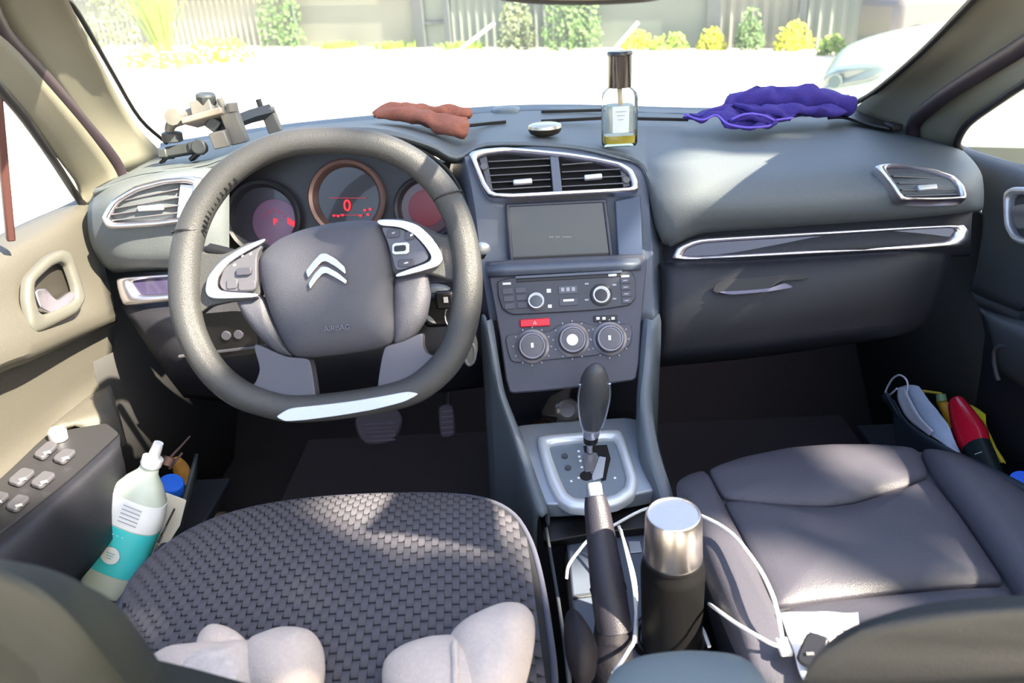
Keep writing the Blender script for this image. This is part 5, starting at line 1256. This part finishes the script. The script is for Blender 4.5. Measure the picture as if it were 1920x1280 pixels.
lathe('thumb_screw', [(.009, 0), (.009, .012), (.001, .013)], at(437, 208, 1.215), (0, 0, 1), PHG, ph, seg=10)

# thermos
tt, tb_ = az(1263, 962, .482), az(1259, 1196, .30)
tb_ = tt + (tb_ - tt) * 1.04
axt = (tt - tb_); Lt = axt.length; axt.normalize()
th = thing('thermos', tb_, 'black thermos flask with brushed steel cup lid in the cup holder', 'thermos')
STEEL = mat('brushed_steel', (204, 198, 196), 0.3, 1.0, bump=0.05, scale=800, var=0.06)
TBK = mat('thermos_black', (9, 9, 11), 0.6, bump=0.08, scale=900, var=0.06, spec=0.2)
lathe('flask', [(.030, 0), (.034, .004), (.0345, Lt - .078), (.0335, Lt - .070), (.0305, Lt - .064), (.0300, Lt - .058), (.001, Lt - .058)], tb_, axt, TBK, th, seg=36)
lathe('collar', [(.0305, Lt - .061), (.0315, Lt - .060), (.0315, Lt - .056), (.0295, Lt - .055)], tb_, axt, BLACK, th, seg=36)
lathe('steel_lid', [(.0305, Lt - .056), (.0310, Lt - .054), (.0290, Lt - .004), (.0275, Lt - .0005), (.0262, Lt), (.0255, Lt - .0015), (.001, Lt - .0015)], tb_, axt, STEEL, th, seg=40)
# white charging cable
WC = mat('cable_white', (226, 224, 222), 0.45, var=0.03)
cbl = thing('charging_cable', az(1150, 1260, .29), 'thin white charging cable looping around the thermos and handbrake', 'cable')
def Z3(*t): return [az(*p) for p in t]
tube('cable_loop', Z3((1062, 1084, .285), (1066, 1060, .30), (1084, 1034, .315), (1106, 1010, .33), (1150, 985, .33), (1210, 954, .335), (1262, 950, .37), (1318, 968, .40), (1372, 1000, .405), (1420, 1060, .41), (1446, 1110, .41), (1458, 1150, .405), (1468, 1205, .39)), .0022, WC, cbl, k=6, seg=8)
tube('cable_strand', Z3((1160, 985, .34), (1178, 1040, .31), (1192, 1100, .30), (1190, 1190, .32), (1178, 1220, .345), (1150, 1262, .36)), .0022, WC, cbl, k=6, seg=8)
tube('cable_strand', Z3((1164, 992, .34), (1186, 1090, .31), (1193, 1160, .31), (1192, 1205, .30)), .0020, WC, cbl, k=6, seg=8)
tube('cable_strand', Z3((1330, 1132, .352), (1346, 1144, .378), (1380, 1168, .385), (1420, 1192, .392), (1450, 1208, .392), (1472, 1212, .39)), .0020, WC, cbl, k=6, seg=8)
tube('cable_strand', Z3((1312, 1170, .30), (1320, 1185, .31), (1330, 1212, .31)), .0022, WC, cbl, k=4, seg=8)
box('plug', az(1470, 1212, .388), (.012, .02, .007), WC, cbl, bev=.002)
# paper and phone on the passenger seat
PP = plane((0.3, .55, .383), (0, -.03, 1))
ppr = thing('paper_slip', ap(1540, 1200, PP), 'crumpled white printed paper slip on the passenger seat by the backrest', 'paper')
soft('sheet', [L3([(1462, 1150), (1480, 1200), (1500, 1260), (1520, 1320)], PP), L3([(1540, 1146), (1545, 1200), (1560, 1260), (1580, 1320)], raised(PP, .003)), L3([(1610, 1148), (1615, 1200), (1640, 1260), (1650, 1320)], PP)], mat('paper_white', (236, 234, 236), 0.8, var=0.03), ppr, amp=.002, f=40, solid=.0008)
rgp = random.Random(5)
INK = mat('ink_blue_grey', (150, 160, 186), 0.7, var=0.1)
for k_ in range(26):
    u_, v_ = rgp.uniform(1500, 1585), 1160 + (k_ % 7) * 7 + rgp.uniform(-1, 1)
    p, x, y = pxaxes(u_, v_, raised(PP, .0062))
    box('print_mark', p, (rgp.uniform(.002, .007), .0018, .0004), INK, ppr, bev=0, ex=x, ey=y, ez=PP[1])
pn = plane(ap(1520, 1210, raised(PP, .012)), (-.3, -.5, .8))
pw = thing('power_bank', ap(1515, 1225, PP), 'small black device leaning on the paper slip beside the passenger backrest', 'power bank')
extr('case', chaikin(L3([(1490, 1240), (1512, 1192), (1522, 1188), (1560, 1200), (1530, 1262)], pn), (.15, .25)), pn[1], .012, mat('device_black', (34, 34, 38), 0.35, var=0.05), pw, bev=.003)
box('port', ap(1520, 1225, raised(pn, .0125)), (.008, .003, .001), BEZEL, pw, bev=0, ez=pn[1], ey=pn[1].cross(Vector((1, 0, 0))))
# gloves on the driver seat
GLV = mat('glove_beige', (206, 192, 182), 0.95, bump=0.9, scale=900, var=0.12)
LACE = mat('glove_lace', (192, 182, 176), 0.95, bump=0.6, scale=420, var=0.3)
def glove(nm, label, lobes, base_z):
    t = thing(nm, az(lobes[0][1][0][0], lobes[0][1][0][1], base_z), label, 'glove', 'gloves on the driver seat')
    for part, pts, h, z, ma, c in lobes:
        pillow(part, chaikin([az(u, v, z) for u, v in pts], (.25, .25)), (0, -.15, 1), h, ma, t, rings=9, pw=2.3, skirt=.008, jit=.003, centre=az(c[0], c[1], z))
    return t
g_l = glove('glove', 'beige glove with lace-patterned cuff, on the seat left of the other glove', [
    ('cuff', [(268, 1246), (300, 1222), (350, 1210), (420, 1204), (480, 1206), (520, 1230), (520, 1290), (480, 1350), (360, 1350), (300, 1290)], .030, .403, GLV, (410, 1280)),
    ('fingers', [(455, 1215), (500, 1190), (550, 1178), (590, 1186), (608, 1215), (610, 1260), (598, 1310), (560, 1350), (490, 1350), (450, 1290)], .034, .403, GLV, (535, 1262)),
    ('thumb', [(366, 1216), (370, 1190), (385, 1174), (405, 1170), (435, 1180), (462, 1200), (468, 1216), (440, 1222), (400, 1224)], .014, .410, GLV, (415, 1202)),
    ('lace', [(335, 1232), (380, 1214), (430, 1214), (452, 1240), (446, 1290), (400, 1310), (350, 1290)], .007, .428, LACE, (395, 1255))], .388)
g_r = glove('glove', 'plain beige glove on the seat beside the handbrake', [
    ('cuff', [(714, 1258), (726, 1232), (760, 1208), (820, 1194), (880, 1196), (930, 1230), (930, 1300), (880, 1360), (760, 1360), (720, 1310)], .030, .403, GLV, (825, 1280)),
    ('fingers', [(838, 1200), (862, 1172), (910, 1148), (955, 1132), (985, 1134), (1003, 1156), (1004, 1200), (992, 1260), (975, 1310), (930, 1350), (870, 1330), (840, 1260)], .034, .403, GLV, (930, 1235)),
    ('seam', [(846, 1200), (856, 1196), (860, 1240), (858, 1290), (848, 1290), (846, 1240)], .003, .433, GLV, (853, 1240))], .388)
# ------------------------------------------------ left door pocket
sb, st_ = ax(196, 1105, -.63), ax(282, 872, -.535)
axb = st_ - sb; Lb = axb.length; axb.normalize()
spb = thing('spray_bottle', sb, 'clear spray bottle with turquoise label leaning in the left door pocket', 'spray bottle')
BW = .042
xb = Vector(_r); xb = (xb - axb * xb.dot(axb)).normalized()
def bsec(h, r_, e=2.6, n=28, sy=.62):
    y = axb.cross(xb)
    out = []
    for k_ in range(n):
        t = 2 * math.pi * k_ / n; c, s = math.cos(t), math.sin(t)
        out.append(sb + axb * (h * Lb) + xb * (r_ * math.copysign(abs(c) ** (2 / e), c)) + y * (r_ * sy * math.copysign(abs(s) ** (2 / e), s)))
    return out
stackloft('bottle', [bsec(0, .030), bsec(.03, .034), bsec(.15, .037), bsec(.35, .042), bsec(.62, .043), bsec(.78, .037), bsec(.88, .025), bsec(.95, .014), bsec(1.0, .012)], mat('bottle_milky', (206, 218, 206), 0.25, trans=0.35, var=0.04), spb)
stackloft('label', [bsec(.20, .0400), bsec(.35, .0426), bsec(.565, .0438)], mat('label_turquoise', (58, 184, 192), 0.35, var=0.05), spb)
stackloft('upper_label', [bsec(.575, .0436), bsec(.66, .0432), bsec(.77, .0385)], mat('label_pale', (208, 214, 220), 0.4, var=0.05), spb)
nb = axb.cross(xb)
if nb.dot(CAM - sb) < 0: nb = -nb
cl0 = sb + axb * (.36 * Lb) + nb * .0275
lathe('label_roundel', [(.013, 0), (.013, .0012), (.001, .0014)], cl0, nb, mat('roundel_pale', (200, 206, 208), 0.4, var=0.05), spb, seg=24)
for k_ in range(3): box('roundel_print', cl0 + nb * .0018 + axb * (.004 - .004 * k_), (.012 - .003 * k_, .0014, .0005), mat('print_teal', (120, 170, 176), 0.5, var=0.05), spb, bev=0, ex=xb, ey=axb, ez=nb)
for k_ in range(5): box('label_print', sb + axb * ((.74 - .03 * k_) * Lb) + nb * .0275 + xb * .006, (.026, .0014, .0006), GREYP, spb, bev=0, ex=xb, ey=axb, ez=nb)
text('label_word', '- - -', sb + axb * (.52 * Lb) + nb * .0282, xb, axb, .012, mat('print_pale_teal', (150, 216, 218), 0.5, var=0.03), spb, ext=.0003)
lathe('collar', [(.013, Lb), (.014, Lb + .002), (.014, Lb + .012), (.010, Lb + .014), (.001, Lb + .014)], sb, axb, mat('nozzle_white', (222, 224, 226), 0.4, var=0.03), spb, seg=18)
tube('nozzle', [sb + axb * (Lb + .01), sb + axb * (Lb + .024), sb + axb * (Lb + .036)], [.008, .0075, .0065], MATS['nozzle_white'], spb, seg=12)
bcp = ax(312, 940, -.55)
bb = thing('blue_cap_bottle', bcp - Vector((.04, 0, .12)), 'bottle with a bright blue screw cap tucked behind the spray bottle', 'bottle')
axc = Vector((.25, .2, .9)).normalized()
c0_ = ax(320, 916, -.60)
lathe('cap', [(.020, -.012), (.0205, -.008), (.0205, .012), (.0185, .0155), (.001, .016)], c0_, (.35, -.2, .85), mat('cap_blue', (30, 96, 214), 0.35, bump=0.1, scale=200, var=0.06), bb, seg=24)
lathe('bottle', [(.022, -.11), (.024, -.1), (.024, -.03), (.016, -.016), (.016, -.010), (.001, -.01)], c0_, (.35, -.2, .85), mat('bottle_grey', (96, 104, 112), 0.3, var=0.05), bb, seg=20)
wpl = plane(ax(300, 1000, -.575), (.6, -.75, .2))
wb = thing('white_box', ax(290, 1010, -.575), 'flat white printed box standing between the spray bottle and the pocket wall', 'box')
extr('carton', L3([(312, 924), (350, 938), (338, 985), (284, 1070), (250, 1095), (274, 1010)], wpl), wpl[1], -.006, mat('box_white', (214, 212, 204), 0.7, var=0.05), wb, bev=.001)
extr('box_line', L3([(326, 952), (329, 954), (297, 1018), (294, 1016)], raised(wpl, .0006)), wpl[1], .0006, mat('box_print_dark', (70, 66, 66), 0.6, var=0.05), wb, bev=0)
for k_ in range(4): extr('box_print', L3([(310 - k_ * 8, 985 + k_ * 18), (314 - k_ * 8, 987 + k_ * 18), (307 - k_ * 8, 1000 + k_ * 18), (303 - k_ * 8, 998 + k_ * 18)], raised(wpl, .0006)), wpl[1], .0006, GREYP, wb, bev=0)
brs = thing('paint_brush', ax(335, 880, -.63), 'tan bristled brush with thin handle sticking out of the left door pocket', 'brush')
tube('handle', [ax(310, 868, -.615), ax(356, 818, -.615)], [.0026, .0014], mat('brush_handle', (104, 84, 80), 0.5, var=0.1), brs, seg=8)
roll_ = [ax(345, 905, -.64), ax(340, 880, -.64), ax(330, 862, -.64)]
tube('bristles', roll_, [.012, .014, .008], mat('bristles_tan', (186, 138, 66), 0.9, bump=1.0, scale=300, var=0.3), brs, seg=12, k=3)
tube('second_handle', [ax(318, 878, -.612), ax(341, 850, -.612)], .0022, MATS['brush_handle'], brs, seg=8)
lathe('ferrule', [(.008, 0), (.009, .014), (.001, .015)], ax(312, 872, -.612), (.3, .5, .6), mat('ferrule_brown', (128, 100, 92), 0.5, 0.3, var=0.1), brs, seg=12)
# ------------------------------------------------ right door pocket
mk_ = thing('face_mask', ax(1760, 800, .675), 'pale blue-grey face mask with white ear loop in the right door pocket', 'face mask')
MK = mat('mask_pale_blue', (168, 180, 200), 0.85, bump=0.3, scale=500, var=0.05)
soft('mask_body', [
    [ax(1684, 726, .668), ax(1706, 722, .676), ax(1722, 724, .682)],
    [ax(1686, 752, .668), ax(1712, 742, .672), ax(1748, 758, .682)],
    [ax(1705, 785, .662), ax(1740, 785, .666), ax(1774, 790, .677)],
    [ax(1740, 812, .657), ax(1765, 815, .661), ax(1790, 826, .671)],
    [ax(1796, 848, .65), ax(1800, 850, .655), ax(1806, 856, .664)]], MK, mk_, amp=.0015, solid=.003)
soft('mask_border', [
    [ax(1682, 728, .668), ax(1696, 726, .666)],
    [ax(1684, 752, .660), ax(1704, 746, .660)],
    [ax(1703, 786, .655), ax(1722, 778, .655)],
    [ax(1742, 816, .650), ax(1748, 808, .650)]], mat('mask_white', (214, 210, 220), 0.85, bump=0.3, scale=500, var=0.05), mk_, amp=.001, solid=.002)
tube('ear_loop', [ax(u, v, .665) for u, v in ((1682, 728), (1668, 740), (1660, 736), (1672, 712), (1686, 703), (1698, 710), (1702, 722), (1699, 740))], .0017, MATS['mask_white'], mk_, k=5, seg=8)
rbp, rbt = ax(1836, 850, .695), ax(1790, 748, .715)
axr = rbt - rbp; Lr = axr.length; axr.normalize()
rbo = thing('red_bottle', rbp, 'red plastic bottle with black label in the right door pocket', 'bottle')
lathe('body', [(.020, -.05), (.021, -.02), (.021, .0), (.022, .012), (.026, Lr * .25), (.025, Lr * .45), (.020, Lr * .7), (.015, Lr * .92), (.011, Lr * .98), (.001, Lr)], rbp, axr, mat('bottle_red', (196, 24, 48), 0.25, coat=0.4, var=0.05), rbo, seg=24, sy=.7, xdir=(0, 1, 0))
lathe('label_band', [(.0208, -.052), (.0216, -.02), (.0216, -.018), (.0225, -.012), (.0228, .014)], rbp, axr, mat('band_black', (26, 34, 34), 0.4, var=0.05), rbo, seg=24, sy=.74, xdir=(0, 1, 0))
text('label_word', '-----', ax(1834, 848, .672), (ax(1850, 842, .672) - ax(1820, 852, .672)), axr, .012, WHITEP, rbo, ext=.0004)
yb = thing('yellow_packet', ax(1850, 800, .73), 'yellow-green plastic packet behind the red bottle', 'packet')
soft('film', [[ax(1800, 756, .73), ax(1830, 800, .73), ax(1872, 868, .73)], [ax(1822, 760, .74), ax(1848, 800, .735), ax(1880, 866, .73)], [ax(1846, 776, .745), ax(1856, 810, .74), ax(1884, 868, .732)]], mat('packet_yellow', (206, 198, 40), 0.35, var=0.15), yb, amp=.003, solid=.002)
tube('edge', [ax(1812, 758, .725), ax(1838, 800, .722), ax(1880, 866, .72)], .002, mat('packet_edge', (222, 190, 70), 0.4, var=0.05), yb, seg=6)
yc = thing('yellow_tube', ax(1770, 770, .725), 'small orange and green tube between the mask and the red bottle', 'tube')
tube('body', [ax(1764, 752, .73), ax(1778, 772, .73), ax(1786, 796, .725)], [.008, .011, .010], mat('tube_orange', (206, 150, 40), 0.4, var=0.15), yc, seg=12, k=3)
tube('tail', [ax(1730, 733, .735), ax(1764, 738, .735)], .003, MATS['packet_edge'], yc, seg=6)
lathe('tip', [(.009, 0), (.008, .012), (.001, .014)], ax(1766, 752, .728), (0, .5, .7), mat('tube_green', (120, 150, 110), 0.4, var=0.1), yc, seg=12)
bo = thing('blue_bottle_cap', ax(1912, 905, .68), 'blue cap at the right edge in the door pocket', 'cap')
lathe('top', [(.016, -.02), (.017, 0), (.015, .008), (.001, .009)], ax(1916, 905, .68), (-.3, -.2, .9), MATS['cap_blue'], bo, seg=18)
lathe('neck', [(.012, -.06), (.012, -.02), (.001, -.02)], ax(1916, 905, .68), (-.3, -.2, .9), MATS['bottle_grey'], bo, seg=14)
# rear view mirror
mr = thing('rear_view_mirror', at(1090, -20, .72), 'dark rear view mirror whose lower edge shows at the top', 'mirror')
cols = []
MO = [(920, -60), (922, -8), (935, 1), (1000, 8), (1090, 10), (1180, 7), (1240, 1), (1256, -10), (1260, -60), (1090, -75)]
loopm = chaikin([at(u, v, .72) for u, v in MO], (.25, .25))
pillow('shell', loopm, (0, 1, .1), .035, mat('mirror_shell', (9, 7, 7), 0.6, var=0.08), mr, skirt=.004)
extr('glass', [p.lerp(at(1090, -30, .72), .22) + Vector((0, -.006, 0)) for p in loopm], (0, -1, 0), .003, mat('mirror_glass', (220, 222, 224), 0.03, 1.0, var=0.01), mr, bev=0)
tube('stem', [at(1090, -40, .76), at(1090, -75, .84), at(1090, -95, .93)], .009, BLACK, mr, seg=10)
# ------------------------------------------------ shade from the tree, with the gaps that light the car
SHADE_HOLES += [((-.68, 1.0, .66), .2), ((-.70, .9, .52), .16), ((-.70, 1.0, .50), .14), ((-.45, .88, .74), .08), ((-.43, .85, .66), .07), ((-.36, .92, .82), .05), ((-.12, .92, .82), .03), ((-.56, 1.09, .70), .11), ((-.48, 1.10, .66), .07),
                (tuple(at(240, 250, 1.25)), .08), (tuple(at(190, 150, 1.15)), .08),
                (tuple(at(1400, 345, 1.09)), .105), (tuple(at(1310, 390, 1.09)), .085), (tuple(az(790, 948, .385)), .032), (tuple(az(690, 950, .385)), .03), (tuple(az(890, 950, .385)), .03),
                (tuple(az(1530, 1075, .38)), .04), (tuple(az(1600, 860, .38)), .022), (tuple(az(1345, 1060, .385)), .05), (tuple(az(1400, 1150, .385)), .05), (tuple(at(865, 590, .85)), .05), (tuple(az(1262, 960, .48)), .03)]
build_tree()
